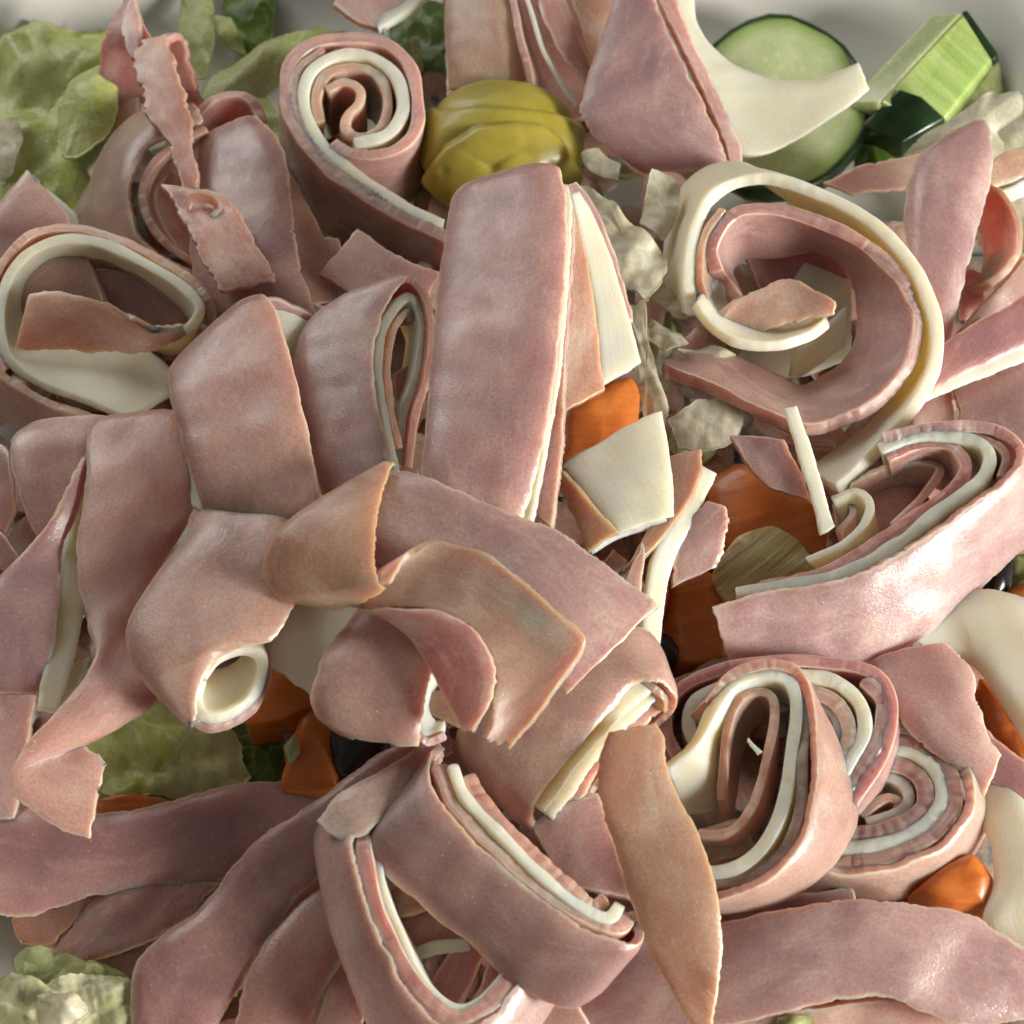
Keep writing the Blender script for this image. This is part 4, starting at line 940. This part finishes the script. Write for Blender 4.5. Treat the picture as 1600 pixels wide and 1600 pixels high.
hs(g, '590,1265,305 555,1300,318 556,1345,322 572,1410,318 605,1490,310 650,1565,302 705,1604,296 765,1590,292 805,1540,288 835,1495,285',
      '525,1255,255 500,1300,258 502,1360,262 520,1440,258 548,1530,250 590,1610,240 690,1690,220 800,1660,220 850,1590,225 880,1530,230', 'ham', t=16, bulge=8)
hs(g, '596,1276,306 569,1308,318 569,1350,322 585,1412,318 616,1485,310 659,1553,303 711,1591,298 760,1572,294 795,1530,290 822,1490,286', '612,1320,225 600,1345,228 598,1380,232 612,1430,232 640,1495,230 675,1560,226 715,1600,222 760,1590,220 795,1550,220 830,1510,220', 'rose', t=25)
cs(g, '612,1300,302 595,1335,314 600,1390,314 622,1455,308 652,1520,302 690,1566,297 725,1576,294 762,1555,290 795,1512,286', '625,1340,222 612,1365,228 615,1405,232 632,1462,232 660,1520,230 695,1575,224 728,1590,220 762,1575,218 798,1535,218', t=14, jag=.5)
H('ham strip bridging from the U-shaped loop up under the short fold', '498,1288,312 530,1245,322 585,1215,325 640,1180,322 680,1140,305', '540,1320,312 575,1298,320 620,1265,322 655,1225,322 690,1175,312', 'ham', t=15, bulge=8, jag=1.5)
for lab, A, B, m_ in (
    ('wide brown ham strip crossing deep inside the U-shaped loop', '605,1395,250 680,1370,255 720,1390,255', '610,1440,240 660,1425,245 700,1410,245', 'tan'),
    ('rosy ham strip lower inside the U-shaped loop', '610,1455,205 690,1410,215 780,1440,215', '620,1510,195 700,1480,200 790,1490,200', 'rose'),
    ('ham strip slanting at the bottom inside the U-shaped loop', '660,1560,190 700,1490,200 730,1420,205', '700,1600,185 740,1530,195 770,1450,200', 'mauve'),
    ('rightmost ham strip inside the U-shaped loop', '720,1590,200 755,1530,215 770,1460,225', '760,1600,195 800,1530,210 820,1480,220', 'ham'),
    ): H(lab, A, B, m_, t=13)
C('narrow cheese strip deep inside the U-shaped loop', '630,1490,212 680,1470,220 730,1465,220', '640,1505,205 690,1490,210 735,1485,212', t=12)
H('ham piece at the bottom edge right of the U-shaped loop', '815,1600,200 850,1560,210 900,1560,215', '820,1660,180 870,1640,185 930,1620,190', 'ham', t=14)

# ================================================================== lower left
H('broad dark ham strip lying across the lower left', '-40,1268,157 50,1264,163 140,1276,167 245,1262,170 340,1236,167 440,1224,157 560,1235,140', '-40,1425,130 50,1428,133 125,1402,140 235,1382,143 340,1376,140 440,1330,135 540,1290,130', 'mauve', t=16, bulge=14, jag=1.2)
H('long diagonal ham strip running down to the bottom edge, left of the U-shaped loop', '700,1140,290 610,1172,286 505,1248,270 425,1300,238 372,1350,207 318,1420,187 218,1508,163 210,1640,130', '705,1175,282 630,1225,282 545,1290,268 510,1345,235 445,1425,203 392,1505,177 350,1580,155 300,1660,125', 'mauve', t=15, bulge=12, wob=4)
H('marbled ham piece with a ragged end below the broad lower left strip', '175,1388,130 130,1430,120 92,1478,107 70,1498,100', '345,1378,143 280,1440,133 200,1482,120 82,1512,103', 'rose', t=14, bulge=8, torn=5)
H('folded orange ham end left of the marbled ham piece', '20,1428,105 22,1455,105 35,1475,101', '165,1400,123 120,1440,117 85,1478,110', 'tan', t=13, torn=3)
carrot('carrot sliver under the broad lower left strip', '48,1425,100 90,1410,105 150,1398,110 110,1425,105 70,1445,100', h=40)
H('ham slice under the diagonal strip at the lower left', '130,1500,90 220,1480,100 300,1470,105', '230,1580,70 260,1570,75 310,1550,80', 'mauve', t=14)
H('ham strip right of the diagonal strip at the bottom edge', '520,1350,195 455,1420,193 398,1510,180 362,1640,150', '545,1430,187 540,1490,183 505,1545,170 470,1640,140', 'ham', t=15, bulge=16)
H('reddish ham fold at the bottom edge beside the U-shaped loop', '530,1490,172 510,1550,168 480,1640,145', '575,1510,165 570,1580,155 560,1650,140', 'rose', t=13)
H('shaded ham sheet under the left arm of the U-shaped loop', '480,1340,165 500,1420,162 520,1500,155', '560,1330,160 570,1420,155 590,1500,145', 'ham', t=13)
for lab, O, m_ in (
    ('crinkled pale lettuce heart at the bottom left corner', '-30,1560,120 20,1520,140 80,1540,150 120,1600,140 90,1660,120 -30,1660,110', 'heart'),
    ('curled yellow lettuce heart leaf right of the bottom left corner', '70,1545,135 130,1520,150 200,1530,150 235,1575,140 225,1650,120 120,1660,115 90,1600,130', 'heart'),
    ('small wet lettuce shred on the pale heart leaves', '60,1560,165 110,1548,172 140,1580,168 100,1612,160 60,1600,160', 'pale'),
    ('greenish lettuce frill above the pale heart leaves', '38,1500,120 80,1482,128 135,1500,135 170,1525,130 110,1545,128 50,1535,122', 'lime'),
    ): leaf('lettuce_leaf', O, m_, label=lab, group=LG, amp=11, wl=36, dome=14, ruffle=16)
leafp('soft green lettuce leaf behind the pale heart at the bottom left', '20,1500,105 70,1480,115 150,1500,120 200,1530,115 120,1570,105 40,1550,100', 'lime', amp=12)
# supporting ham hidden among the rest, seen only in gaps
for lab, A, B, m_ in (
    ('deep ham slice in the gap behind the pale folded slab', '420,440,240 460,470,245 520,480,245', '400,520,220 450,540,220 520,540,220', 'mauve'),
    ('deep ham slice seen in the gap below the centre twist', '600,1130,255 680,1140,262 760,1200,262', '640,1250,235 720,1280,240 800,1330,240', 'rose'),
    ('deep rosy ham slice beneath the square cheese corner', '960,860,270 1000,900,272 1020,960,265', '900,930,255 950,980,255 1000,1020,250', 'rose'),
    ('deep ham slice in the dark left of the half-hidden spiral roll', '1020,1090,205 1060,1060,208 1120,1040,210', '1040,1180,190 1080,1160,192 1140,1140,195', 'rose'),
    ('deep ham slice under the spiral roll tail', '560,360,215 620,400,220 690,430,220', '500,430,195 570,470,200 650,500,205', 'ham'),
    ): H(lab, A, B, m_, t=13)

for o in sc.objects:
    if '_o' in o: del o['_o']
